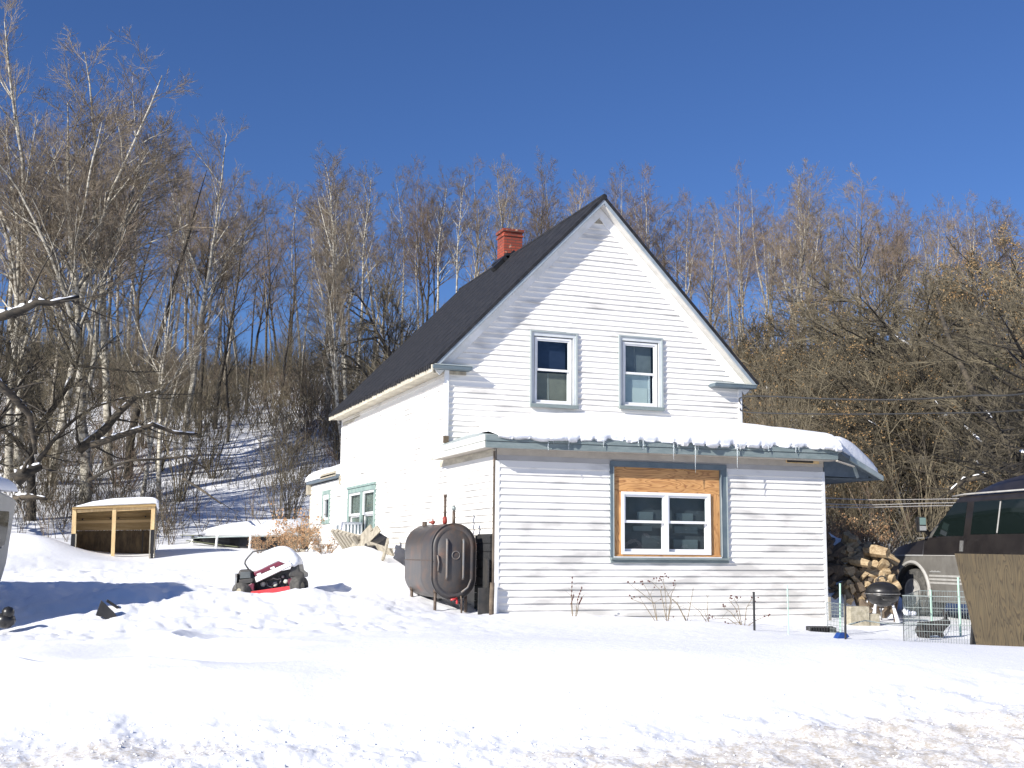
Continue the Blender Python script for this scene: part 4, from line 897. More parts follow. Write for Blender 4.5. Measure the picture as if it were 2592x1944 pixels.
# ------------------------------------------------------------ firewood shelter
def shed():
    k = 28/FL/7.9
    base = at(285, 1403, 28.)
    SR = -_y+.30
    T = thing('wood_shelter', 'open fronted pine shelter with two bays under a snow slab', 'shed', base, SR)
    L = lambda a, b, d: ((a-1066)*k, -d, (1370-b)*k)
    P = lambda poly, d0, d1, name, mt, par=T, bev=.004: MB().prism(poly, d0, d1, L).build(name, mt, par, bevel=bev)
    P([(262, 495), (335, 490), (352, 970), (268, 975)], -.09, .0, 'post', 'pine'); P([(1765, 395), (1840, 385), (1840, 870), (1765, 875)], -.09, .0, 'post', 'pine')
    P([(1015, 400), (1090, 395), (1105, 1420), (1035, 1420)], -.09, .005, 'post', 'pine')
    P([(268, 976), (345, 971), (350, 1500), (262, 1500)], -.09, .0, 'post', 'black'); P([(1778, 876), (1840, 871), (1850, 1640), (1795, 1640)], -.09, .0, 'post', 'black')
    for a in (345, 1755):
        P([(a, 970 if a < 999 else 880), (a+20, 970 if a < 999 else 880), (a+28, 1640), (a+10, 1640)], -.10, .004, 'edge_strip', 'oldwood', bev=0)
    P([(336, 500), (1014, 455), (1014, 505), (350, 555)], -.07, -.012, 'header', 'pine'); P([(1091, 430), (1764, 405), (1764, 465), (1091, 515)], -.07, -.012, 'header', 'pine')
    P([(255, 455), (1850, 355), (1852, 395), (257, 492)], -.12, .05, 'roof_board', mat('tan_lath', (.48, .33, .15), (.38, .25, .10), 9, stretch=(.4, 1, 3), rough=.7))
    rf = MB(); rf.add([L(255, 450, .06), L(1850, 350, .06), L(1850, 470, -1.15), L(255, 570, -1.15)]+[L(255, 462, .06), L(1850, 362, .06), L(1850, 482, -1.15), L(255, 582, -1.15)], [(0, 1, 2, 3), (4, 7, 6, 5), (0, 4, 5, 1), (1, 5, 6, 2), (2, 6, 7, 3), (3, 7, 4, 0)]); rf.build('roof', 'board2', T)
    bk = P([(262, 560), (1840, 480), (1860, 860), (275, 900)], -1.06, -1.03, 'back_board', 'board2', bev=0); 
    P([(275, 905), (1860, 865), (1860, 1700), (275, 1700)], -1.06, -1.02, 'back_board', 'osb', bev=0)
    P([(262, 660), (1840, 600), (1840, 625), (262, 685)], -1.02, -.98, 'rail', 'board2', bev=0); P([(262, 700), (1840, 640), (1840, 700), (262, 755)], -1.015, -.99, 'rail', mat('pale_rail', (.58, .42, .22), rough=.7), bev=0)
    for a, b in ((700, 960), (1180, 900), (1390, 890), (1620, 890)): P([(a, b), (a+16, b), (a+16, 1650), (a, 1650)], -1.018, -.995, 'batten', 'black' if a > 1500 else 'osb', bev=0)
    for a, b in ((425, 670), (970, 640), (1130, 630), (1660, 595)):
        P([(a-15, b-20), (a+15, b-20), (a+15, b+12), (a-15, b+12)], -1.0, -.94, 'bolt_block', 'black', bev=0)
    MB().add([L(262, 480, -.09), L(262, 560, -1.05), L(262, 1600, -1.05), L(262, 1600, -.09)]+[L(275, 480, -.09), L(275, 560, -1.05), L(275, 1600, -1.05), L(275, 1600, -.09)], [(0, 1, 2, 3), (4, 7, 6, 5), (0, 4, 5, 1), (1, 5, 6, 2), (2, 6, 7, 3), (3, 7, 4, 0)]).build('side_wall', 'osb', T)
    MB().add([L(1850, 400, -.09), L(1850, 470, -1.05), L(1870, 1650, -1.05), L(1870, 1650, -.09)]+[L(1860, 400, -.09), L(1860, 470, -1.05), L(1885, 1650, -1.05), L(1885, 1650, -.09)], [(0, 1, 2, 3), (4, 7, 6, 5), (0, 4, 5, 1), (1, 5, 6, 2), (2, 6, 7, 3), (3, 7, 4, 0)]).build('side_wall', 'oldwood', T)
    # snow
    R = Matrix.Rotation(SR, 3, 'Z')
    def W(a, b, d): return base+R @ Vector(L(a, b, d))
    m = MB(); nx, ny = 24, 14; xs = []
    def hgt(s): return float(np.interp(s, [0, .04, .2, .45, .8, .93, .98, 1.0], [0, 35, 110, 160, 165, 150, 115, 75]))
    for side in (0, 1):
        for j in range(ny+1):
            for i in range(nx+1):
                s, t = i/nx, j/ny; a = 290+s*(1905-290); zb = 445-100*(a-255)/1595+(100*t if side == 0 else 100*t)
                e = min(1, min(t, 1-t)/.18); f = math.sqrt(max(0, 1-(1-e)**2))
                up_ = hgt(s)*f if side == 0 else 0
                if side and s > .965: up_ = -min(1, (s-.965)/.02)*150*(1-t*.3)
                q = W(a, zb-up_-4, .04-1.2*t); m.v.append(tuple(q))
    I = lambda i, j, k_: k_*(nx+1)*(ny+1)+j*(nx+1)+i
    for j in range(ny):
        for i in range(nx): m.f += [(I(i, j, 0), I(i+1, j, 0), I(i+1, j+1, 0), I(i, j+1, 0)), (I(i, j, 1), I(i, j+1, 1), I(i+1, j+1, 1), I(i+1, j, 1))]
    for i in range(nx): m.f += [(I(i, 0, 0), I(i, 0, 1), I(i+1, 0, 1), I(i+1, 0, 0)), (I(i, ny, 0), I(i+1, ny, 0), I(i+1, ny, 1), I(i, ny, 1))]
    for j in range(ny): m.f += [(I(0, j, 0), I(0, j+1, 0), I(0, j+1, 1), I(0, j, 1)), (I(nx, j, 0), I(nx, j, 1), I(nx, j+1, 1), I(nx, j+1, 0))]
    o = m.build('roof_snow', 'snow', smooth=True); tag(o, 'white snow slab drooping over the right end of the pine shelter', 'snow')
shed()

# ------------------------------------------------------------ low platform under snow
def platform():
    base = at(620, 1380, 31.); k = 31/FL
    T = thing('low_platform', 'long low deck on short white posts with a dark gap beneath', 'platform', base, -_y)
    L = lambda u, v, d: ((u-620)*k, -d, (1380-v)*k)
    def ell(n=40):
        pts = []
        for i in range(n): t = 2*PI*i/n; pts.append((math.cos(t), math.sin(t)))
        return pts
    m = MB(); rx, ry = 175*k, 1.7; cx = (625-620)*k; zt = (1380-1358)*k
    m.tube([(cx+rx*c, ry*s+1.5, zt+.05*c) for c, s in ell()+[(1, 0)]], .022, 6); m.build('rim', 'tealpale', T, smooth=True)
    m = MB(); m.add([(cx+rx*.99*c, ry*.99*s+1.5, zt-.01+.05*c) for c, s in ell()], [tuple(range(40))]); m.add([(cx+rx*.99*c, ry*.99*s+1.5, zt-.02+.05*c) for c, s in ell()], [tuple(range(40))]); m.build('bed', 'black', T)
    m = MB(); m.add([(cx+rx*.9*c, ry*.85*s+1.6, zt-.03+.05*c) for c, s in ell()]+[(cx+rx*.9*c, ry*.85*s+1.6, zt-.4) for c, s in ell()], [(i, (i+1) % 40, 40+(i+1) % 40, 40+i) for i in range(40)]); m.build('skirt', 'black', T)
    for u in (468, 550, 638, 753):
        x = (u-620)*k; q = max(0, 1-((x-cx)/rx)**2); y = 1.5-ry*math.sqrt(q)
        m = MB(); m.tube([(x, y, zt+.02), (x-.03, y, zt-.45)], .035, 8); m.build('leg', 'white', T, smooth=True)
    m = MB(); m.bar((-1.85, .9, zt+.03), (-1.35, .45, zt+.02), .25, .02); m.bar((-1.6, .3, zt-.12), (-.2, .1, zt-.27), .10, .02); m.build('torn_flap', mat('olive_flap', (.10, .11, .06), rough=.8), T)
    R = Matrix.Rotation(-_y, 3, 'Z')
    m = MB(); nr, na = 10, 48
    for j in range(nr+1):
        r = j/nr
        for i in range(na):
            t = 2*PI*i/na; c, s = math.cos(t), math.sin(t); h = .42*math.sqrt(max(0, 1-r**2.6))*(1+.25*c*r)+.02
            q = base+R @ Vector((cx+.1+rx*.96*c*r, ry*.96*s*r+1.5, zt+.022+h+.03*c*r)); m.v.append(tuple(q))
    m.f += [(j*na+i, j*na+(i+1) % na, (j+1)*na+(i+1) % na, (j+1)*na+i) for j in range(nr) for i in range(na)]
    o2 = len(m.v)
    for i in range(na): t = 2*PI*i/na; q = base+R @ Vector((cx+.1+rx*.96*math.cos(t), ry*.96*math.sin(t)+1.5, zt+.022)); m.v.append(tuple(q))
    m.f += [(nr*na+i, nr*na+(i+1) % na, o2+(i+1) % na, o2+i) for i in range(na)]+[tuple(o2+i for i in range(na))]
    o = m.build('platform_snow', 'snow', smooth=True); tag(o, 'smooth lens of snow lying on the low deck behind the tractor', 'snow')
platform()

# ------------------------------------------------------------ camper at the left edge
def camper():
    Zc = 15.6
    p_top = at(34-170, 1242, Zc); p_bot = at(8-162, 1568, Zc)
    b = Vector((p_bot.x, p_bot.y, gz(p_bot.x, p_bot.y)))
    ang = math.radians(-26)           # visible face looks toward +x and a little toward the camera
    n = Vector((math.cos(ang), math.sin(ang), 0)); t = Vector((-n.y, n.x, 0))     # t runs away from camera
    T = thing('camper_van', 'beige camper with a rounded dark window cut by the left edge of the photo', 'camper', b, ang)
    # local: +x = visible end face outward, +y = away
    H_ = p_top.z-b.z; lean = .16
    def W(a, bb, d): return (-d+lean*0, a, bb)
    m = MB()
    # stations in depth (d from the end face back), section in (y,z)
    def sec(x, w0, w1, h): return [(x, -1.5, .20), (x, -1.5, h*.45), (x, -1.4, h+.45), (x, -.6, h+.50), (x, w1-.22, h), (x, w1-.1, h-.05), (x, w1, h*.45), (x, w1, .20)]  # near side and roof enlarged out of frame to lengthen the shadow
    rings = [sec(-.16, 0, 1.9, H_+.0), sec(-.6, 0, 1.9, H_+.08), sec(-4.6, 0, 1.9, H_+.08), sec(-5., 0, 1.9, H_-.1)]
    rings[0] = [(x+(.13 if i in (2, 3, 4, 5) else (.02 if i in (1, 6) else -.06)), y+(.06 if i in (4, 5) else .0 if i == 6 else -.12 if i == 7 else 0), z) for i, (x, y, z) in enumerate(rings[0])]
    for r in rings: m.v.extend(r)
    for j in range(3):
        for i in range(8): m.f.append((j*8+i, j*8+(i+1) % 8, (j+1)*8+(i+1) % 8, (j+1)*8+i))
    m.f += [(0, 7, 6, 1), (1, 6, 5, 2), (2, 5, 4, 3), tuple(range(24, 32))]
    bd = m.build('body', 'camper', T, bevel=.03)
    # window on the end face and on the near side
    def win(c, a1, a2, w_, h_, nm='window'):
        m = MB(); c, a1, a2 = Vector(c), Vector(a1), Vector(a2); nn = a1.cross(a2).normalized(); pts = []
        for i in range(24):
            th = 2*PI*i/24; x = abs(math.cos(th))**.45*(1 if math.cos(th) > 0 else -1); z = abs(math.sin(th))**.45*(1 if math.sin(th) > 0 else -1); pts.append((x*w_, z*h_))
        for s, e in ((1.08, 0), (1.0, .012)):
            m.v.extend([tuple(c+a1*x*s+a2*z*s+nn*e) for x, z in pts])
        m.f = [(i, (i+1) % 24, 24+(i+1) % 24, 24+i) for i in range(24)]+[tuple(range(24, 48))]
        return m
    win((-.08, 1.36, 1.30), (0, 1, 0), (.08, 0, 1), .36, .30).build('window', 'vanglass', T)
    win((-1.0, -1.504, 1.0), (1, 0, 0), (0, 0, 1), .62, .2).build('window', 'vanglass', T)
    m = MB(); m.lathe([(.15, -.10), (.34, -.11), (.38, -.07), (.38, .07), (.34, .11), (.15, .10)], 26, axis='y'); tb = m.build('tyre', 'rubber', T, smooth=True); tb.location = (-.75, -1.38, .30)
    m = MB(); m.lathe([(.02, -.105), (.2, -.105), (.22, -.08), (.22, .08), (.02, .1)], 20, axis='y'); m.build('rim', 'steel', tb, smooth=True)
    m = MB(); pts = [(-.75+.46*math.cos(a_), -1.512, .30+.46*math.sin(a_)) for a_ in [PI*i/12 for i in range(13)]]
    m.v = pts+[(x, -1.3, z) for x, y, z in pts]; m.f = [(i, i+1, 14+i, 13+i) for i in range(12)]+[tuple(range(13))]; m.build('wheel_arch', 'black', T)
    m = MB(); m.tube([(.0, .05, H_-.05), (-.12, .06, H_-.32)], [.03, .012], 5); m.build('marker_bracket', 'black', T)
    # snow on it
    R = Matrix.Rotation(ang, 3, 'Z')
    def xy(s, tt):
        q = b+R @ Vector((-4.9+4.87*s, -1.3+3.17*tt, 0)); return q.x, q.y
    snow_cap('roof_snow', 'thick grey snow load on the roof of the beige camper at the left edge', xy, lambda x, y: b.z+H_+.09+.5*min(1, max(0, (1.4-((Vector((x, y, 0))-Vector((b.x, b.y, 0))).dot(t)))/2.0)), lambda s, t_: .26, 24, 16, .4, seed=13)
    # extra body mass behind, out of frame, throws the long shadow
    q = at(14, 1556, 15.2); z = gz(q.x, q.y)
    m = MB(); m.ball((0, 0, .10), .13, 10, 6, (1, 1, .8)); m.ball((.03, -.05, .2), .08, 8, 5); o = m.build('black_bag', 'black', smooth=True); o.location = (q.x, q.y, z); tag(o, 'small black bag on the snow beside the camper wheel', 'bag')
camper()
q = at(272, 1560, 15.9); z = gz(q.x, q.y)
m = MB(); m.prism([(-.15, .0), (-.09, .20), (.08, .04), (.17, -.08), (.02, -.05)], -.02, .02, lambda a, b, d: (a, d*3-.1*b, b)); o = m.build('board_scrap', 'black'); o.location = (q.x, q.y, z-.0); tag(o, 'black triangular scrap poking from shaded snow in the yard', 'scrap')
q = at(286, 1545, 16.3); z = gz(q.x, q.y)
m = MB(); m.obox((0, 0, .04), (.09, .0, -.06), (0, .05, 0), (.01, 0, .015)); o = m.build('board_scrap', 'black'); o.location = (q.x, q.y, z+.02); tag(o, 'thin black sliver beside the larger black scrap in shaded snow', 'scrap')

# ------------------------------------------------------------ stakes, fence and weeds at the front wall
def stake(u, vt, vb, Z, r, mt, lab, group=None, tilt=0, nm='garden_stake'):
    b = at(u, vb, Z); z = gz(b.x, b.y); h = (vb-vt)*Z/FL+(b.z-z if b.z > z else 0); b.z = min(b.z, z)
    m = MB(); m.tube([(0, 0, -.15), (tilt, 0, h+.0)], r, 7); m.tube([(tilt, 0, h), (tilt*1.02, 0, h+.012)], r*1.15, 7); o = m.build(nm, mt, smooth=False); o.location = b; tag(o, lab, 'stake', group); return o
stake(1909, 1501, 1556, 16.2, .016, 'black', 'short black stake before the white wall right of the plywood window')
stake(1995, 1484, 1566, 16.0, .009, 'mint', 'thin pale green stake in front of the white clapboard near its right end')
stake(2126, 1480, 1566, 17.0, .013, 'mint', 'bright green stake just right of the house corner', tilt=.02)
stake(2139, 1509, 1596, 15.6, .014, 'black', 'black stake with blue scrap at its foot right of the house', tilt=.02)
stake(2359, 1496, 1578, 17.6, .014, 'mint', 'green stake inside the wire pen, left one', None)
stake(2430, 1465, 1575, 17.3, .014, 'mint', 'tall green stake inside the wire pen next to the plywood board', None)
q = at(2128, 1577, 16.0); m = MB(); m.prism([(-.1, -.03), (-.04, .05), (.05, .055), (.1, .0), (.03, -.03)], -.05, .05, lambda a, b, d: (a, d, b)); o = m.build('plastic_scrap', 'bluetarp'); o.location = (q.x, q.y, gz(q.x, q.y)+.02); tag(o, 'bright blue plastic scrap half buried at a black stake', 'scrap')
def mesh_panel(name, a, b, z0, z1, nv, nh, lab, cat, r=.003, frame_=.006, rails=(), group=None):
    T = thing(name, lab, cat, a, 0, group); a_, b_ = Vector(a), Vector(b); d = Vector((b_.x-a_.x, b_.y-a_.y, 0))
    m = MB()
    for i in range(nv+1): p = d*(i/nv); m.tube([p+Vector((0, 0, z0-a_.z)), p+Vector((0, 0, z1-a_.z))], r, 3)
    for j in range(nh+1): z = z0+(z1-z0)*j/nh-a_.z; m.tube([Vector((0, 0, z)), d+Vector((0, 0, z))], r, 3)
    m.build('wire_mesh', 'wire', T)
    m = MB()
    for z in (z0, z1)+tuple(rails): m.tube([Vector((0, 0, z-a_.z)), d+Vector((0, 0, z-a_.z))], frame_, 5)
    for p in (Vector((0, 0, 0)), d): m.tube([p+Vector((0, 0, z0-a_.z)), p+Vector((0, 0, z1-a_.z))], frame_, 5)
    m.build('frame', 'wire', T)
# wire pen
pa, pb = at(2288, 1612, 16.), at(2462, 1612, 15.6)
zt = at(2288, 1508, 16.).z; zb = zt-.62
mesh_panel('pen_panel', (pa.x, pa.y, zb), (pb.x, pb.y, zb), zb, zt, 26, 4, 'front wire panel of the rabbit pen', 'pen panel', rails=(at(2288, 1578, 16.).z,), group='rabbit pen panels')
pc, pd = at(2330, 1600, 18.3), at(2462, 1600, 18.1)
mesh_panel('pen_panel', (pa.x, pa.y, zb), (pc.x, pc.y, zb), zb, zt, 16, 4, 'left side wire panel of the rabbit pen running back toward the van', 'pen panel', group='rabbit pen panels')
mesh_panel('pen_panel', (pc.x, pc.y, zb), (pd.x, pd.y, zb), zb, zt, 20, 4, 'rear wire panel of the rabbit pen nearest the van', 'pen panel', group='rabbit pen panels')
m = MB()
q = at(2296, 1547, 16.2); m.ball((q.x, q.y, q.z-.02), .05, 8, 5, (1.2, 1, .8)); m.ball((q.x+.1, q.y, q.z-.03), .04, 8, 5, (1.4, 1, .8)); m.ball((q.x-.04, q.y, q.z+.0), .035, 8, 5); o = m.build('snow_lump', 'snow', smooth=True); tag(o, 'white snow lumps caught on the corner of the wire pen', 'snow')
# low garden mesh between the stakes
ga, gb = at(2094, 1568, 17.4), at(2140, 1568, 16.8)
mesh_panel('garden_fence', (ga.x, ga.y, gz(ga.x, ga.y)), (gb.x, gb.y, 0), gz(ga.x, ga.y)-.05, gz(ga.x, ga.y)+.42, 12, 9, 'low black wire garden fence by the right corner of the house', 'fence', r=.0035)
fa, fb = at(2148, 1580, 15.8), at(2290, 1578, 16.)
m = MB(); m.tube([(fa.x, fa.y, fa.z), at(2190, 1571, 15.9), at(2230, 1577, 16), (fb.x, fb.y, fb.z)], .008, 5); m.tube([at(2195, 1571, 15.9), at(2260, 1582, 15.8), at(2330, 1583, 15.9)], .006, 5); m.tube([at(2150, 1582, 15.8), at(2172, 1576, 15.9)], .005, 5); o = m.build('fallen_wire', 'wire', smooth=True); tag(o, 'sagging wire strands lying on the snow in front of the grill', 'wire')

# plywood board leaning at the right edge
q = at(2470, 1614, 14.8); zb_ = gz(q.x, q.y)-.1; R = Matrix.Rotation(-_y, 3, 'Z')
Tp = at(2437, 1401, 14.8); wl = Tp-q; ll = R.inverted() @ wl
h = ll.z-(zb_-q.z)
m = MB(); m.prism([(ll.x, ll.z), (ll.x+1.9, ll.z-.02), (1.65, zb_-q.z), (.02, zb_-q.z)], -.0095, .0095, lambda a, b, d: (a, b*.12-d, b)); o = m.build('plywood_sheet', 'plybig'); o.location = q; o.rotation_euler = (0, 0, -_y); tag(o, 'weathered brown plywood sheet standing in the snow at the right edge', 'plywood sheet')
m = MB(); m.prism([(1.0-.42, -.02), (1.0-.40, .05), (1.0-.385, .0), (1.0-.395, -.06)], .004, .02, lambda a, b, d: (a, b*.12-d-.012, b)); kn = m.build('knot_hole', 'black', o)
q2 = at(2462, 1612, 15.4); m = MB(); m.box(-.02, .02, -.02, .02, -.2, .32); m.box(.05, .08, -.02, .02, -.2, .28); o = m.build('dark_prop', 'black'); o.location = q2; o.rotation_euler = (0, .12, 0); tag(o, 'dark prop behind the lower left edge of the plywood sheet', 'prop')

# rabbit
def rabbit():
    p = at(2362, 1625, 16.9); z = gz(p.x, p.y)
    zz = max(z, p.z)-z
    me = bpy.data.meshes.new('rabbit')
    V = [(-.02, 0, .11), (-.11, 0, .10), (-.17, 0, .08), (.06, 0, .11), (.115, 0, .15), (.165, 0, .175), (.205, 0, .160), (.145, -.02, .215), (.125, -.035, .27), (.115, -.045, .315), (.16, .02, .21), (.185, .04, .26), (.205, .055, .305), (-.12, -.05, .04), (-.05, -.06, .015), (.08, -.03, .05), (.11, -.03, .01), (-.12, .05, .04), (-.05, .06, .015), (.08, .03, .05), (.11, .03, .01), (-.20, 0, .09)]
    E_ = [(0, 1), (1, 2), (0, 3), (3, 4), (4, 5), (5, 6), (5, 7), (7, 8), (8, 9), (5, 10), (10, 11), (11, 12), (1, 13), (13, 14), (3, 15), (15, 16), (1, 17), (17, 18), (3, 19), (19, 20), (2, 21)]
    rad = [.085, .095, .075, .07, .055, .052, .028, .016, .020, .007, .016, .020, .007, .05, .022, .03, .018, .05, .022, .03, .018, .03]
    me.from_pydata(V, E_, []); o = bpy.data.objects.new('rabbit', me); C.objects.link(o)
    sk_ = o.modifiers.new('skin', 'SKIN'); sk_.use_smooth_shade = True
    if not me.skin_vertices: me.attributes.new
    bm = bmesh.new(); bm.from_mesh(me); lay = bm.verts.layers.skin.verify(); bm.verts.ensure_lookup_table()
    for i, v in enumerate(bm.verts): v[lay].radius = (rad[i], rad[i]*(.5 if i in (8, 11) else 1)); v[lay].use_root = (i == 0)
    bm.to_mesh(me); bm.free()
    ss = o.modifiers.new('sub', 'SUBSURF'); ss.levels = 2; ss.render_levels = 2
    me.materials.append(M_['fur']); o.location = (p.x, p.y, z-.0); o.rotation_euler = (0, 0, -_y); o.scale = (1.25, 1.25, 1.25)
    dg = bpy.context.evaluated_depsgraph_get(); nm = bpy.data.meshes.new_from_object(o.evaluated_get(dg)); o.modifiers.clear(); o.data = nm
    nm.name = 'rabbit'; nm.materials.clear(); nm.materials.append(M_['fur'])
    tag(o, 'dark rabbit with upright ears crouching in the wire pen', 'rabbit')
rabbit()

# kettle grill
def grill():
    p = at(2236, 1568, 19.3); z = gz(p.x, p.y)
    T = thing('kettle_grill', 'black kettle barbecue with lid closed on snowy legs', 'grill', (p.x, p.y, z), -_y)
    zc = at(2236, 1503, 19.3).z-z; r = .268
    b = MB().lathe([(r*math.cos(a), -r*.78*math.sin(a)) for a in [PI/2*.97*(1-i/9) for i in range(10)]], 32, (0, 0, zc)).build('bowl', 'black', T, smooth=True)
    l = MB().lathe([(r*1.02, .0), (r*1.06, .008), (r*1.02, .02)]+[(r*1.0*math.cos(a), .02+r*.66*math.sin(a)) for a in [PI/2*i/10*.97 for i in range(0, 11)]], 32, (0, 0, zc)).build('lid', 'black', T, smooth=True)
    MB().lathe([(r*1.045, -.008), (r*1.075, -.002), (r*1.075, .004), (r*1.045, .010)], 32, (0, 0, zc)).build('rim', 'steel', l, smooth=True)
    MB().tube([(-.07, 0, zc+.20), (-.06, 0, zc+.26), (0, 0, zc+.285), (.06, 0, zc+.26), (.07, 0, zc+.20)], .012, 8).build('handle', 'tractordark', l, smooth=True)
    MB().tube([(-.09, -r*.93, zc-.06), (-.08, -r*1.1, zc-.09), (.08, -r*1.1, zc-.09), (.09, -r*.93, zc-.06)], .010, 8).build('bowl_handle', 'tractordark', b, smooth=True)
    for x0, y0, x1, y1, mt in ((-.15, -.1, -.22, -.16, 'snow'), (.13, -.1, .20, -.16, 'snow'), (.02, .16, .05, .26, 'steel')):
        MB().tube([(x0, y0, zc-.17), (x1, y1, -.05)], [.02, .04] if mt == 'snow' else .014, 8).build('leg', mt, T, smooth=True)
    MB().tube([(.27, .0, zc+.0), (.16, -.02, -.05)], .012, 6).build('brace', 'brass', T)
    for x in (-.24, .2):
        pass
grill()
q = at(2170, 1565, 18.6)
m = MB(); m.box(-.17, .15, -.12, .12, -.1, .28); m.box(.152, .33, -.1, .1, -.1, .17); o = m.build('stone_block', 'block', bevel=.01); o.location = (q.x, q.y, gz(q.x, q.y)); o.rotation_euler = (0, 0, -.2); tag(o, 'pale stepped stone block between the green stake and the grill', 'block')
q = at(2100, 1540, 19.2)
m = MB(); m.box(-.02, .02, -.01, .01, -.1, .32); o = m.build('short_board', 'oldwood'); o.location = (q.x, q.y, gz(q.x, q.y)+.05); tag(o, 'short pale board upright against the right house corner', 'board')
m = MB()
for k in range(10): m.box(-.19+k*.04, -.165+k*.04, -.08, .08, -.02, .05)
m.box(-.2, .2, .081, .09, -.03, .06)
q = at(2078, 1561, 17.4); o = m.build('slatted_tray', 'black'); o.location = (q.x, q.y, gz(q.x, q.y)+.01); o.rotation_euler = (0, 0, -.3); tag(o, 'black slatted tray half buried at the right foot of the wall', 'tray')

# firewood heap: every piece a thing
def heap():
    rng = random.Random(21); protos = []
    top = [(2080, 1328), (2095, 1335), (2120, 1345), (2165, 1350), (2220, 1375), (2270, 1388), (2330, 1400)]
    lo_ = [(2080, 1500), (2150, 1505), (2200, 1530), (2330, 1530)]
    # snow-covered core so that the pile has a body
    m = MB(); nx, ny = 26, 14; O = at(2190, 1545, 22.3); zg = -1.0
    def core(s, t):
        u = 2060+s*196; vt = float(np.interp(u, [a for a, b in top], [b for a, b in top])); Z = 20.3+2.2*t
        vv = vt+22; ztop = at(u, vv, 21.6).z
        prof = math.sin(PI/2*min(1, t*1.6)) if t < .62 else max(0, math.cos(PI/2*(t-.62)/.38))
        q = at(u, 1450, Z); nn_ = float(vnoise(np.array([s*5.5]), np.array([t*4.5]), 51)[0]); return (q.x, q.y, zg+(ztop-zg)*prof+.22*max(-.3, nn_))
    for j in range(ny+1):
        for i in range(nx+1): m.v.append(core(i/nx, j/ny))
    m.f = [(j*(nx+1)+i, j*(nx+1)+i+1, (j+1)*(nx+1)+i+1, (j+1)*(nx+1)+i) for j in range(ny) for i in range(nx)]
    o = m.build('woodpile_snow', 'snow', smooth=True, fixn=True); tag(o, 'bluish shaded snow blanketing the firewood heap behind the grill', 'snow')
    def proto(kind, mt):
        m = MB(); L = .21
        if kind == 0: poly = [(math.cos(a)*.075, math.sin(a)*.075) for a in [2*PI*i/9 for i in range(9)]]
        elif kind == 1: poly = [(0, .09)]+[(math.cos(a)*.10, math.sin(a)*.10-.02) for a in [PI+.3+i*(PI-.6)/4 for i in range(5)]]
        else: poly = [(-.10, -.035), (.09, -.05), (.11, .02), (-.04, .055)]
        m.prism(poly, -L, L, lambda a, b, d: (d, a, b)); o = m.build('firewood', mt, bevel=.006); return o
    P_ = [proto(0, 'logbark'), proto(1, 'endgrain'), proto(2, 'endgrain'), proto(1, 'logbark'), proto(2, 'logbark')]
    used = [False]*5; n = 0
    for i in range(230):
        s = rng.uniform(.08, .98); t = rng.uniform(.05, .50); bright = s > .38 and rng.random() < .8 and t > .12
        if s < .42 and rng.random() < .55: continue
        if float(vnoise(np.array([s*5.5]), np.array([t*4.5]), 51)[0]) > .10 and s < .7: continue
        if s < .62 and t < .13: continue
        x, y, z = core(s, t); k = rng.choice([1, 2, 1]) if bright else rng.choice([0, 3, 4])
        src = P_[k]
        if used[k]: o = src.copy(); C.objects.link(o)
        else: o = src; used[k] = True
        sc_ = rng.uniform(.45, 1.0); o.scale = (sc_*rng.uniform(.9, 1.4), sc_, sc_)
        o.location = (x, y, z+rng.uniform(.01, .09)); o.rotation_euler = (rng.uniform(0, 6), rng.uniform(-.9, .9), rng.uniform(-1.7, 1.7)+(-.4))
        if bright: tag(o, 'pale split firewood chunk on the heap between house and van', 'firewood', 'pale split firewood on the heap')
        else: tag(o, 'dark bark covered firewood chunk in the snowy heap beside the house', 'firewood', 'dark firewood in the heap')
    for k in range(5):
        if not used[k]: bpy.data.objects.remove(P_[k])
    # two larger split trunks that catch the sun
    for (u0, v0, u1, v1, Z, r, lab) in ((2190, 1392, 2248, 1400, 21.0, .11, 'large pale split trunk on top of the firewood heap'), (2155, 1420, 2202, 1428, 20.8, .08, 'thick weathered brown log lying below the bright split trunk')):
        a, b = at(u0, v0, Z), at(u1, v1, Z-.3); m = MB(); m.tube([a, a.lerp(b, .5)+Vector((0, 0, .01)), b], [r*.9, r, r*.8], 7); o = m.build('split_log', 'endgrain'); tag(o, lab, 'firewood')
heap()

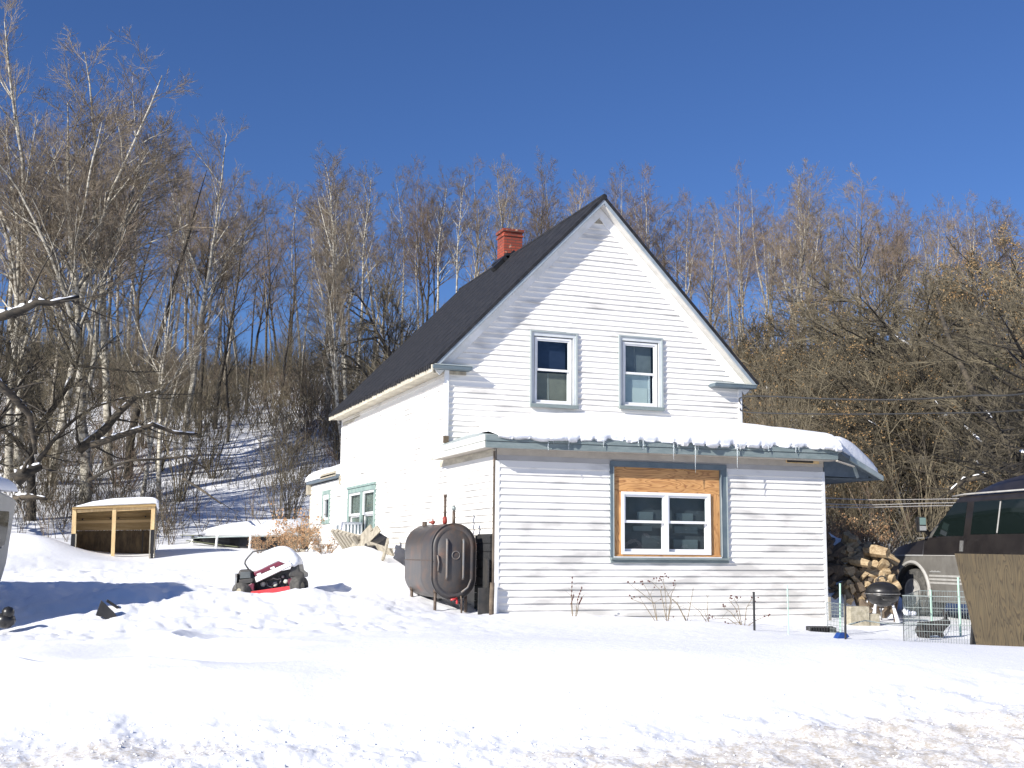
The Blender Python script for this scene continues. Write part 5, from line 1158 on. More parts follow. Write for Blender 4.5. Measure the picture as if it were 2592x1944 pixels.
# ------------------------------------------------------------ van
def van():
    kx, ky = -.099, -.995     # rearward
    gnd = -.935
    wc = at(2312, 1496, 21.3)
    org = Vector((wc.x, wc.y, 0))+Vector((.995, -.099, 0))*.98; org.z = gnd
    T = thing('conversion_van', 'black high roofed van with grey lower body parked behind the wire pen', 'van', org, math.radians(-5.7))
    zz = [.28, .55, .92, 1.09, 1.38, 1.98, 2.10]; ww = [.90, .985, 1.0, .99, .955, .84, .80]
    st = [(.86, 1.10, .80, .50), (.82, 1.20, .90, .42), (.60, 1.27, .96, .32), (.2, 1.33, .99, .28), (-.32, 1.40, 1., .28), (-.36, 1.43, 1., .28), (-.75, 1.80, 1., .28), (-1.12, 2.10, 1., .28), (-1.4, 2.19, 1., .28), (-1.9, 2.31, 1., .28), (-2.5, 2.39, 1., .28), (-3.2, 2.42, 1., .28), (-4.6, 2.42, 1., .28), (-4.75, 2.2, .96, .34)]
    def half(zt, f, zb, top=True):
        pts = []
        for z, w_ in zip(zz, ww):
            z2 = max(z, zb)
            if z2 < zt-.03: pts.append((w_*f, z2))
            else:
                over = (z2-zt)/1.0; pts.append((max(.1, w_*f*(.93-.12*len([1 for q in pts if q[1] >= zt-.06]))), zt-.025+.006*len([1 for q in pts if q[1] >= zt-.06])))
        pts.append((.55*f if zt > 1.45 else .3*f, zt)); pts.append((0, zt+.015)); return pts
    def loft(sel0, sel1, name, mt, extra_in=0):
        m = MB(); R_ = []
        for (y, zt, f, zb) in st:
            h = half(zt, f, zb)[sel0:sel1]
            ring = [(-x+extra_in, y, z) for x, z in h]+[(x-extra_in, y, z) for x, z in h[::-1]]
            R_.append(ring)
        n = len(R_[0])
        for r in R_: m.v.extend(r)
        for j in range(len(R_)-1):
            for i in range(n): m.f.append((j*n+i, j*n+(i+1) % n, (j+1)*n+(i+1) % n, (j+1)*n+i))
        m.f.append(tuple(range(n))); m.f.append(tuple((len(R_)-1)*n+i for i in range(n)))
        return m.build(name, mt, T, smooth=False, bevel=.0)
    up = loft(3, 9, 'body', 'vanblack'); low = loft(0, 4, 'lower_body', 'vangrey')
    for o in (up, low):
        o.data.shade_smooth(); es = o.modifiers.new('e', 'EDGE_SPLIT'); es.split_angle = math.radians(28)
    # wheel arch cut
    cutm = MB()
    for y in (0, -3.5): cutm.lathe([(.47, -1.3), (.47, 1.3)], 36, (0, y, .46), axis='x')
    cut = cutm.build('cut', 'black', T)
    low.modifiers.clear(); bo = low.modifiers.new('b', 'BOOLEAN'); bo.object = cut; bo.operation = 'DIFFERENCE'; bo.solver = 'EXACT'
    bpy.context.view_layer.update(); dg = bpy.context.evaluated_depsgraph_get(); nm = bpy.data.meshes.new_from_object(low.evaluated_get(dg)); low.modifiers.clear(); low.data = nm
    es = low.modifiers.new('e', 'EDGE_SPLIT'); es.split_angle = math.radians(28); bpy.data.objects.remove(cut)
    for y in (0, -3.5):
        for s in (-1, 1):
            m = MB(); pts = [(.50*math.cos(a), .50*math.sin(a)) for a in [PI*(-.06+1.12*i/20) for i in range(21)]]
            for i, (a, b) in enumerate(pts):
                for rr_, xo in ((.97, .02), (1.0, .045), (1.065, .03), (1.085, .0)): m.v.append((s*(1.0-.015+xo-.0), y+a*rr_, .46+b*rr_))
            for i in range(20):
                for k in range(3): m.f.append((i*4+k, i*4+k+1, i*4+k+5, i*4+k+4))
            m.build('arch_trim', 'dustchrome', T, smooth=True)
            m = MB(); m.lathe([(.20, -.09), (.34, -.115), (.395, -.09), (.41, -.05), (.41, .05), (.395, .09), (.34, .115), (.20, .09)], 36, axis='x'); t_ = m.build('tyre', 'rubber', T, smooth=True); t_.location = (s*.895, y, .44); es = t_.modifiers.new('e', 'EDGE_SPLIT'); es.split_angle = .7
            m = MB(); m.lathe([(.215, -.10*1), (.235, -.112), (.235, .112), (.215, .10)], 30, axis='x')
            m.lathe([(.03, .02), (.21, .02), (.21, -.02), (.03, -.02)], 24, (s*.06, 0, 0), axis='x')
            for k in range(8):
                a = k*PI/4; m.obox((s*.085, math.cos(a)*.13, math.sin(a)*.13), (.012, 0, 0), (0, math.cos(a)*.09, math.sin(a)*.09), (0, -math.sin(a)*.022, math.cos(a)*.022))
            m.lathe([(.055, -.02), (.055, .02)], 16, (s*.10, 0, 0), axis='x'); m.build('rim', mat('dusty_alloy', (.42, .41, .39), (.30, .29, .27), 9, rough=.5), t_, smooth=False)
    m = MB(); m.lathe([(.01, -.82), (.465, -.82), (.465, -.6), (.01, -.6)], 24, (0, 0, .46), axis='x'); m.box(-.75, .75, -3.2, -.6, .30, .34); m.build('wheel_well', 'black', T)
    # side windows, following the tumblehome
    def sidewin(poly, off, nm, mt, par=None):
        vs = []
        for e in (.0, off):
            for y, z in poly:
                w_ = float(np.interp(z, zz, ww)); vs.append((-(w_+e), y, z))
        n = len(poly); m = MB(); m.add(vs, [tuple(range(n)), tuple(range(n, 2*n))]+[(i, (i+1) % n, n+(i+1) % n, n+i) for i in range(n)]); return m.build(nm, mt, par or T)
    dr = sidewin([(-.42, 1.10), (-1.50, 1.10), (-1.50, 1.395), (-.46, 1.395)], .004, 'door', 'vanblack')
    sidewin([(-.55, 1.42), (-1.47, 1.42), (-1.47, 1.99), (-1.12, 1.99), (-.72, 1.60)], .006, 'window', 'vanglass', dr)
    sidewin([(-.47, 1.40), (-.58, 1.40), (-.74, 1.60), (-.68, 1.60)], .008, 'window_divider', 'rubber', dr)
    sidewin([(-1.66, 1.44), (-2.33, 1.44), (-2.33, 1.99), (-1.66, 1.99)], .006, 'window', 'vanglass'); sidewin([(-2.36, 1.44), (-4.2, 1.44), (-4.2, 1.99), (-2.36, 1.99)], .006, 'window', 'vanglass')
    sidewin([(-2.33, 1.46), (-2.36, 1.46), (-2.36, 1.97), (-2.33, 1.97)], .009, 'window_bar', 'dustchrome')
    for y in (-1.515, -.40):
        sidewin([(y, .55), (y-.012, .55), (y-.012, 1.38), (y, 1.38)], .006, 'door_gap', 'black', dr)
    sidewin([(-1.40, 1.16), (-1.49, 1.16), (-1.49, 1.34), (-1.40, 1.34)], .012, 'handle', 'steel', dr)
    sidewin([(.80, 1.075), (-.35, 1.075), (-.35, 1.10), (.78, 1.10)], .010, 'side_moulding', 'chrome'); sidewin([(-.35, 1.082), (-4.6, 1.082), (-4.6, 1.096), (-.35, 1.096)], .008, 'side_moulding', 'dustchrome')
    for z in (.60, .66, .72): sidewin([(-.52, z), (-2.95, z), (-2.95, z+.035), (-.52, z+.035)], .008, 'side_stripe', 'dustchrome')
    sidewin([(-.15, 1.39), (-.50, 1.39), (-.50, 1.40), (-.15, 1.40)], .012, 'belt_trim', 'dustchrome')
    # small bright model script low on the door, reduced to plain bars at this size
    for i in range(7): sidewin([(-.55-.045*i, .80), (-.58-.045*i, .80), (-.58-.045*i, .80+.018+.01*(i % 2)), (-.55-.045*i, .80+.018+.01*(i % 2))], .007, 'door_emblem', 'chrome', dr)
    m = MB(); m.tube([(-.83, -1.05, 2.10), (-.83, -1.4, 2.125), (-.83, -4.6, 2.14)], .016, 6); m.build('drip_rail', 'dustchrome', T, smooth=True)
    # windshield
    m = MB(); m.add([(-.86, -.345, 1.44), (.86, -.345, 1.44), (.66, -1.09, 2.09), (-.66, -1.09, 2.09), (-.86, -.355, 1.44), (.86, -.355, 1.44), (.66, -1.10, 2.09), (-.66, -1.10, 2.09)], [(0, 1, 2, 3), (4, 7, 6, 5), (0, 4, 5, 1), (2, 6, 7, 3)]); ws = m.build('windshield', 'vanglass', T); ws.location = (0, .012, .008)
    # mirror
    m = MB(); m.box(-1.21, -1.06, -.60, -.50, 1.49, 1.76); mi = m.build('mirror', 'black', T, bevel=.02)
    m = MB(); m.box(-1.195, -1.075, -.605, -.6005, 1.62, 1.745); m.build('mirror_glass', mat('mirror_green', (.18, .26, .24), rough=.1), mi); m = MB(); m.box(-1.2, -1.07, -.607, -.6007, 1.52, 1.60); m.build('mirror_glass', 'chrome', mi)
    m = MB(); m.bar((-1.08, -.53, 1.56), (-.93, -.5, 1.44), .06, .05); m.build('mirror_arm', 'black', mi)
    # front bumper and grille
    m = MB(); m.tube([(-.96, .55, .60), (-.95, .86, .60), (-.7, .95, .60), (.7, .95, .60), (.95, .86, .60), (.96, .55, .60)], .11, 8); m.build('bumper', 'dustchrome', T, smooth=True)
    m = MB(); m.box(-.75, .75, .83, .875, .78, 1.04); m.build('grille', 'black', T); 
    for s in (-1, 1): m = MB(); m.box(s*.80-.09, s*.80+.09, .80, .855, .80, 1.02); m.build('headlight', 'lens', T)
van()

# cables and clothes lines
def wire(name, pts, r, mt, lab, cat, group=None):
    # sample a smooth curve through the points
    P_ = [Vector(p) for p in pts]; out = []
    for i in range(len(P_)-1):
        p0, p1, p2, p3 = P_[max(i-1, 0)], P_[i], P_[i+1], P_[min(i+2, len(P_)-1)]
        for k in range(8):
            t = k/8; out.append(.5*((2*p1)+(-p0+p2)*t+(2*p0-5*p1+4*p2-p3)*t*t+(-p0+3*p1-3*p2+p3)*t**3))
    out.append(P_[-1]); m = MB(); m.tube(out, r, 5); o = m.build(name, mt, smooth=True); tag(o, lab, cat, group)
wire('power_cable', [(5.92, 2.7, 2.99), at(1893, 1003, 21.8), at(2115, 1010, 20.3), at(2298, 1011, 19), at(2471, 1001, 17.8), at(2592, 997, 17), at(3100, 930, 13)], .014, 'cable', 'upper overhead cable running from the house corner to the right edge', 'cable')
wire('power_cable', [(5.90, 2.7, 2.92), at(1900, 1044, 21.8), at(2120, 1048, 20.3), at(2370, 1046, 18.6), at(2592, 1038, 17), at(3100, 985, 13)], .012, 'cable', 'lower overhead cable running from the house wall to the right edge', 'cable')
for k, (v0, v1, lab) in enumerate(((1264, 1263, 'top'), (1277, 1273, 'middle'), (1283, 1280, 'bottom'))):
    wire('clothes_line', [at(2082, v0-4+k*2, 25.5), at(2200, v0+1, 25.8), at(2330, v1+1, 26.2), at(2440, v1-1, 26.6)], .009, 'line', lab+' strand of three pale clothes lines strung between house and van', 'clothes line')
m = MB(); m.tube([(5.88, 2.64, 3.02), (6.02, 2.55, 2.86)], .012, 5); m.tube([(5.88, 2.64, 2.9), (6.0, 2.6, 2.92)], .02, 6); m.box(5.90, 5.93, 2.62, 2.66, 2.7, 3.05); m.build('cable_bracket', 'cable', H)

# dead weeds by the front wall
def weed(u, vb, Z, stems, lab, head=None):
    b = at(u, vb, Z); z = gz(b.x, b.y); rng = random.Random(int(u)); m = MB(); hd = MB(); k = Z/FL
    Rr = Matrix.Rotation(-_y, 3, 'Z')
    T = thing('dead_weed', lab, 'dead weed', (b.x, b.y, z), -_y)
    for st_ in stems:
        pts = [Vector(((a-u)*k, rng.uniform(-.05, .05), (vb-v)*k)) for a, v in st_]; pts[0].z = -.05
        m.tube(pts, [.006]+[.0045]*(len(pts)-2)+[.0025], 4)
        tip = pts[-1]
        if head == 'ball':
            for _ in range(3):
                q = tip+Vector((rng.uniform(-.05, .05), rng.uniform(-.03, .03), rng.uniform(-.02, .06))); m.tube([tip, q], .002, 3); hd.ball(q, .013, 6, 4)
        elif head == 'spike': 
            for i in range(5): hd.ball(pts[-2].lerp(tip, i/4), .012, 5, 4, (1, 1, 1.6))
        for _ in range(3):
            i = rng.randrange(1, len(pts)); q = pts[i-1].lerp(pts[i], rng.random()); e = q+Vector((rng.uniform(-.12, .12), rng.uniform(-.05, .05), rng.uniform(.02, .12))); m.tube([q, e], [.003, .0015], 3)
            if head == 'ball' and rng.random() < .5: hd.ball(e, .011, 6, 4)
    m.build('stem', 'weed', T)
    if hd.v: hd.build('seed_head', 'berry', T)
weed(1452, 1541, 17.6, [[(1450, 1541), (1447, 1490), (1448, 1445)], [(1456, 1541), (1462, 1500), (1472, 1470)], [(1450, 1540), (1446, 1510), (1452, 1490)], [(1458, 1540), (1466, 1510), (1473, 1496)]], 'small spiky dead weed against the wall left of the plywood window', 'spike')
weed(1685, 1546, 17.4, [[(1664, 1546), (1650, 1490), (1630, 1455)], [(1664, 1546), (1658, 1505), (1620, 1475), (1598, 1460)], [(1688, 1546), (1686, 1490), (1680, 1438)], [(1688, 1546), (1672, 1470), (1650, 1450)], [(1688, 1520), (1700, 1480), (1712, 1455)], [(1662, 1530), (1630, 1505), (1600, 1494)], [(1688, 1546), (1700, 1500), (1675, 1445)]], 'tall dead weed with round brown seed heads below the plywood window', 'ball')
weed(1745, 1544, 17.4, [[(1739, 1544), (1750, 1490), (1756, 1460)], [(1739, 1544), (1715, 1505), (1690, 1480)], [(1741, 1542), (1715, 1500), (1702, 1490)], [(1792, 1544), (1770, 1520), (1745, 1500)], [(1795, 1542), (1790, 1515), (1792, 1470)], [(1795, 1543), (1780, 1515), (1755, 1530)]], 'bare branching weed just right of the seed headed one')
weed(1880, 1552, 17.2, [[(1878, 1552), (1862, 1510), (1845, 1488)], [(1878, 1552), (1870, 1505), (1858, 1487)], [(1882, 1552), (1890, 1510), (1900, 1490)], [(1878, 1552), (1840, 1535), (1805, 1538)], [(1884, 1552), (1915, 1540), (1940, 1528)], [(1880, 1552), (1850, 1520), (1835, 1512)], [(1888, 1552), (1870, 1545), (1840, 1550)]], 'sprawling dead weed with reddish tips left of the black stake', 'ball')
# ------------------------------------------------------------ leafless trees
def perp(d, rng):
    r = Vector((rng.uniform(-1, 1), rng.uniform(-1, 1), rng.uniform(-1, 1)))
    r = r-d*r.dot(d); return r.normalized() if r.length > 1e-3 else Vector((1, 0, 0))
def limb(mb, p, d, L, r0, r1, nseg, rng, wob, up, sides):
    pts = [p.copy()]; d = d.normalized(); dirs = [d.copy()]
    for i in range(nseg):
        d = (d+perp(d, rng)*wob*rng.random()+Vector((0, 0, up))).normalized(); pts.append(pts[-1]+d*(L/nseg)); dirs.append(d.copy())
    rad = [r0+(r1-r0)*(i/nseg)**.85 for i in range(nseg+1)]
    mb.tube(pts, rad, sides, cap=False)
    return pts, dirs, rad
def make_tree(name, seed, H, r0, lean=(0, 0), fork=None, t0=.42, nl=18, ang=.75, ll=.30, lev=(7, 6, 4), bark='aspen', twig='twig', wob=.10, thick=1., leaf=None, nleaf=0, shape='col', drop=0., flecks=0):
    rng = random.Random(seed); tk = MB(); cr = MB(); lf = MB()
    R = thing(name, 'x', 'tree')
    stems = []
    def stem(p, d, L, r, lv=0):
        pts, dirs, rad = limb(tk, p, d, L, r, .014 if bark == 'birch' else .008, 14, rng, wob, .015, 7)
        stems.append((pts, dirs, rad, L))
    d0 = Vector((lean[0], lean[1], 1)).normalized()
    stem(Vector((0, 0, -.4)), d0, H+.4, r0)
    if fork:
        for (f, az, a, k) in fork:
            pts, dirs, rad, L = stems[0]; i = int(f*14); p = pts[i]; d = dirs[i]; q = Vector((math.cos(az), math.sin(az), 0))
            stem(p, (d+q*a).normalized(), H*(1-f)*k, rad[i]*.72)
    tips = []
    for si, (pts, dirs, rad, L) in enumerate(stems):
        n1 = nl if si == 0 else int(nl*.95)
        ts = t0 if si == 0 else .12
        for b in range(n1):
            t = ts+(1-ts)*(min(.995, (b+rng.random())/n1))**.85; x = t*14; i = int(x); p = pts[i].lerp(pts[min(i+1, 14)], x-i); d = dirs[i]
            if shape == 'col': l1 = H*ll*(1.05-.62*((t-ts)/(1-ts)))*rng.uniform(.6, 1.15)
            else: l1 = H*ll*(math.sin(PI*(.18+.75*(t-ts)/(1-ts))))*rng.uniform(.7, 1.15)
            if si: l1 *= .75
            a = ang*rng.uniform(.7, 1.25); dd = (d*math.cos(a)+perp(d, rng)*math.sin(a)).normalized()
            rr = min(rad[i]*.55, .012+l1*.011)*thick
            big = rr > .018
            p1, d1, r1 = limb(tk if big else cr, p, dd, l1, rr, rr*.3, 5, rng, .22, .07-drop, 4 if big else 3)
            for c in range(lev[0]):
                x = (0.2+.8*rng.random())*5; i = min(4, int(x)); pp = p1[i].lerp(p1[i+1], x-i); a = rng.uniform(.4, .9); l2 = l1*rng.uniform(.25, .5)*(1.15-x/10)
                dd = (d1[i]*math.cos(a)+perp(d1[i], rng)*math.sin(a)).normalized(); rr2 = max(.0055, rr*.4)
                p2, d2, r2 = limb(cr, pp, dd, l2, rr2, rr2*.45, 3, rng, .3, .08-drop, 3)
                for e in range(lev[1]):
                    x = (.15+.85*rng.random())*3; i = min(2, int(x)); q = p2[i].lerp(p2[i+1], x-i); a = rng.uniform(.3, .85); l3 = l2*rng.uniform(.35, .7)
                    dd = (d2[i]*math.cos(a)+perp(d2[i], rng)*math.sin(a)).normalized()
                    p3, d3, r3 = limb(cr, q, dd, l3, max(.0042, rr2*.6)*thick, .003*thick, 2, rng, .3, .09-drop, 3)
                    for g in range(lev[2]):
                        q2 = p3[1].lerp(p3[2], rng.random()); a = rng.uniform(.3, .8); dd = (d3[1]*math.cos(a)+perp(d3[1], rng)*math.sin(a)+Vector((0, 0, .15-drop))).normalized()
                        e2 = q2+dd*l3*rng.uniform(.35, .7)
                        w_ = .0042*thick; s_ = perp(dd, rng)*w_; cr.add([q2-s_, q2+s_, e2], [(0, 1, 2)])
                        tips.append(e2)
    if leaf:
        for _ in range(nleaf):
            q = rng.choice(tips)+Vector((rng.uniform(-.05, .05), rng.uniform(-.05, .05), rng.uniform(-.06, .03))); s = rng.uniform(.03, .055)
            a = perp(Vector((0, 0, 1)), rng)*s; b = Vector((rng.uniform(-.5, .5), rng.uniform(-.5, .5), -1)).normalized()*s*1.3; lf.add([q, q+a*.5+b*.5, q+b, q-a*.5+b*.5], [(0, 1, 2, 3)])
    ch = [tk.build('trunk', bark, R, smooth=True, fixn=False), cr.build('crown', twig, R, fixn=False)]
    if leaf: ch.append(lf.build('dead_leaves', leaf, R, fixn=False))
    if flecks:
        sn = MB()
        for _ in range(flecks):
            pts, dirs, rad, L = rng.choice(stems); i = rng.randrange(2, 12); n_ = rng.choice([1, 1, 2, 3]); i2 = min(14, i+n_); lenf = rng.uniform(.25, .9); P0 = pts[i]; P1 = pts[i].lerp(pts[i2], lenf)
            up_ = Vector((0, 0, 1)); d_ = (P1-P0).normalized(); u_ = (up_-d_*up_.dot(d_)); k_ = u_.length
            if k_ < .12: continue
            u_.normalize(); r_ = rad[i]*.8; sn.tube([P0+u_*rad[i]*.6, P0.lerp(P1, .5)+u_*rad[i]*.75, P1+u_*rad[i2]*.6], [r_*.35, r_*.8, r_*.3], 6)
        ch.append(sn.build('branch_snow', 'snow', R, smooth=True))
    return R, ch
TR = {}
TR['aspA'] = make_tree('slender_tree', 1, 13, .13, t0=.40, nl=22, ll=.22, bark='aspen')
TR['aspB'] = make_tree('slender_tree', 2, 13, .12, lean=(.03, .02), t0=.45, nl=20, ll=.20, bark='birch', twig='birchtwig')
TR['aspC'] = make_tree('slender_tree', 3, 13, .11, fork=[(.5, 1., .35, .9)], t0=.5, nl=16, ll=.22, bark='aspen', twig='twigred')
TR['darkA'] = make_tree('bare_tree', 4, 13, .14, lean=(-.02, .02), t0=.35, nl=24, ll=.25, bark='bark', twig='twig')
TR['darkB'] = make_tree('bare_tree', 5, 13, .13, fork=[(.45, 3.5, .4, .8), (.6, .6, .4, .8)], t0=.45, nl=18, ll=.24, bark='bark', twig='twigred', wob=.15)
TR['birchN'] = make_tree('birch_tree', 6, 13, .17, lean=(.05, .03), fork=[(.28, .2, .28, .95), (.42, 3.2, .35, .9), (.5, -.4, .6, .8)], t0=.4, nl=20, ll=.26, bark='birch', twig='birchtwig', wob=.16, thick=.85, lev=(9, 6, 4))
TR['birchM'] = make_tree('birch_tree', 7, 13, .15, lean=(-.10, .0), fork=[(.35, 2.6, .35, .9), (.55, 0., .45, .8)], t0=.35, nl=20, ll=.24, bark='birch', twig='birchtwig', wob=.16, thick=.85, lev=(9, 6, 4))
TR['wide'] = make_tree('spreading_tree', 8, 9, .22, lean=(-.12, .05), fork=[(.22, 2.9, .8, .95), (.30, .2, .7, .9), (.42, 1.6, .6, .9)], t0=.22, nl=22, ang=1.0, ll=.36, lev=(7, 6, 4), bark='bark', twig='twigdark', wob=.34, shape='round', thick=1.2, flecks=15)
TR['wideL'] = make_tree('spreading_tree', 9, 9, .17, lean=(.14, .0), fork=[(.25, .4, .7, .9), (.4, 2.5, .6, .9)], t0=.2, nl=22, ang=1.0, ll=.34, lev=(7, 5, 4), bark='bark', twig='twigdark', wob=.3, shape='round', thick=1.1, leaf='leaf', nleaf=2600, flecks=8)
TR['snag'] = make_tree('snag', 10, 11, .17, lean=(-.02, 0), t0=.3, nl=16, ang=1.2, ll=.10, lev=(2, 1, 1), bark='bark', twig='bark', wob=.14)
TR['pole'] = make_tree('slender_tree', 12, 13, .085, t0=.62, nl=13, ll=.15, lev=(5, 4, 2), bark='aspen')
usedT = set()
def put(kind, x, y, H, rz, label, group=None, wide=1., tilt=(0, 0), cat='tree', dz=0.):
    R, ch = TR[kind]; base = {'wide': 9, 'wideL': 9, 'snag': 11}.get(kind, 13); s = H/base; sc = (s*wide, s*wide, s); z = gz(x, y)+dz
    if kind not in usedT:
        usedT.add(kind); R.location = (x, y, z); R.rotation_euler = (tilt[0], tilt[1], rz); R.scale = sc; tag(R, label, cat, group); return R
    r = dup(R, ch, (x, y, z), rz, sc, label, None, cat, tilt)
    if 'group' in r and not group: del r['group']
    if group: r['group'] = group
    return r
def tree_px(kind, u, vt, Z, label, rz=0., group=None, wide=1., tilt=(0, 0), cat='tree', dz=0.):
    """stand a tree at distance Z in column u so that its top reaches row vt"""
    q = at(u, 1400, Z); t = at(u, vt, Z); z = gz(q.x, q.y); return put(kind, q.x, q.y, max(2., t.z-z), rz, label, group, wide, tilt, cat, dz)
D = 1.1718
# named trees of the left side
tree_px('birchN', 175*D, 62*D, 36, 'tallest forked white birch at the left, its crown spreading over the blue sky', rz=.4, wide=1.15)
tree_px('birchM', 100*D, 95*D, 38, 'tall white birch with swaying limbs left of the tallest birch', rz=1.9, wide=1.1)
tree_px('birchN', 30*D, 40*D, 40, 'white birch whose top reaches the upper left corner of the photo', rz=2.8)
tree_px('birchM', 5*D, 120*D, 37, 'white limbed birch cut by the left edge of the photo', rz=4.4)
tree_px('birchM', 228*D, 110*D, 41, 'birch with long slanting white limbs right behind the tallest birch', rz=.4, wide=1.1)
tree_px('snag', 267*D, 300*D, 40, 'dark broken snag with stubby side branches beside the birches', rz=1.)
tree_px('birchN', 390*D, 262*D, 46, 'lone forked pale birch standing right of the dark snag', rz=3.5, wide=.95)
tree_px('darkA', 420*D, 400*D, 47, 'straight dark trunk right of the lone forked birch', rz=1.)
tree_px('darkA', 452*D, 385*D, 49, 'second straight dark trunk by the open patch of sky', rz=2.)
tree_px('darkB', 560*D, 388*D, 58, 'isolated dark tree with a fan crown in the gap of blue sky', rz=.5, wide=.9)
tree_px('snag', 520*D, 470*D, 52, 'thin crooked snag in the gap of blue sky', rz=2.2, wide=.6)
tree_px('birchM', 335*D, 520*D, 37, 'leaning birch with a bare pale limb arching right over the slope', rz=3.4, tilt=(0, .12))
tree_px('birchM', 300*D, 600*D, 36, 'short leaning white birch low on the left slope', rz=.4, tilt=(0, .2))
tree_px('aspB', 700*D, 295*D, 50, 'bright white birch trunk left of the house roof, tallest of its cluster', rz=1.1, wide=1.2)
tree_px('aspB', 722*D, 350*D, 48, 'bright white birch trunk just right of the tallest one by the roof', rz=2.1)
tree_px('birchM', 745*D, 400*D, 45, 'slanting white birch crossing others above the left eave', rz=5.2, tilt=(0, .10))
tree_px('birchN', 735*D, 480*D, 43, 'low white birch with crossed stems above the left eave', rz=1.2, tilt=(0, -.08), wide=.7)
tree_px('wide', 885*D, 500*D, 46, 'dark crooked branched tree against the woods left of the chimney', rz=.6, wide=.8)
tree_px('aspB', 760*D, 330*D, 56, 'tall pale aspen behind the white birches left of the house', rz=.1)
# dark leaning trunks low on the left
tree_px('wide', 62*D, 560*D, 33.5, 'dark leaning tree with thick trunks low at the left behind the camper', rz=2.4, wide=.9, tilt=(0, .12))
tree_px('wide', -55*D, 520*D, 30, 'dark tree at the left edge whose snowy bough reaches into the photo', rz=.2, wide=.9)
# right side
tree_px('wide', 2015*D, 560*D, 36, 'dark crooked tree with a forked top right of the house', rz=.9, wide=1.25)
tree_px('wideL', 1905*D, 560*D, 39, 'brownish spreading tree with clinging dry leaves left of the dark forked tree', rz=2.9, wide=1.25)
tree_px('wideL', 2120*D, 480*D, 34, 'broad bushy tree with withered leaves at the right side', rz=.4, wide=1.3)
tree_px('wide', 2225*D, 440*D, 33, 'large dark tree cut by the right edge of the photo', rz=4.0, wide=1.2)
tree_px('wideL', 2190*D, 660*D, 30, 'lower leafy brown tree above the van roof', rz=1.4, wide=1.3)
tree_px('wideL', 1800*D, 700*D, 42, 'low leafy tree with orange brown foliage right of the gable', rz=5.0, wide=1.3)
tree_px('wide', 1990*D, 640*D, 33, 'gnarled snow flecked tree directly behind the side roof', rz=3.3, wide=1.2)
for i, (u_, v_, z_, k_, lb) in enumerate([(1560, 760, 48, 'wideL', 'low brown spreading tree hugging the right eave'), (1660, 640, 46, 'wide', 'gnarled tree above the right eave below the bright cluster'), (1745, 600, 44, 'wideL', 'rounded brown tree beneath the bright cluster'), (1850, 640, 40, 'wide', 'rounded dark tree left of the forked dark tree'), (1950, 480, 43, 'wideL', 'tall rounded brown crown behind the dark forked tree'), (2060, 560, 38, 'wide', 'dense dark crown right of the forked dark tree'), (2100, 700, 31, 'wideL', 'low dense brown tree over the van windshield'), (2160, 540, 38, 'wideL', 'dense olive brown crown near the right edge'), (2240, 600, 29, 'wide', 'near dark tree at the extreme right edge'), (1900, 760, 34, 'wide', 'low crooked tree just above the side roof tip'), (2000, 460, 45, 'wide', 'upper dark crown against the sky right of the narrow tipped tree'), (2185, 450, 44, 'wide', 'upper dark crown against the sky at the far right')]):
    tree_px(k_, u_*D, v_*D, z_, lb, rz=i*1.7, wide=1.35)
tree_px('aspA', 1708*D, 342*D, 58, 'pale straight trunk tallest of the bright cluster right of the gable', rz=1.2, wide=1.1)
tree_px('aspA', 1722*D, 362*D, 57, 'pale straight trunk second of the bright cluster right of the gable', rz=2.2)
tree_px('pole', 1690*D, 380*D, 55, 'thin pale trunk leftmost of the bright cluster right of the gable', rz=.2, wide=1.2)
tree_px('aspB', 1752*D, 348*D, 60, 'pale trunk standing apart right of the bright cluster', rz=3.3, wide=1.1)
tree_px('aspC', 1600*D, 362*D, 56, 'lone tree with a pointed top halfway between gable and bright cluster', rz=.7, wide=.8)
tree_px('darkA', 1872*D, 368*D, 58, 'narrow tree whose tip tops the brown woods at the right', rz=.7)
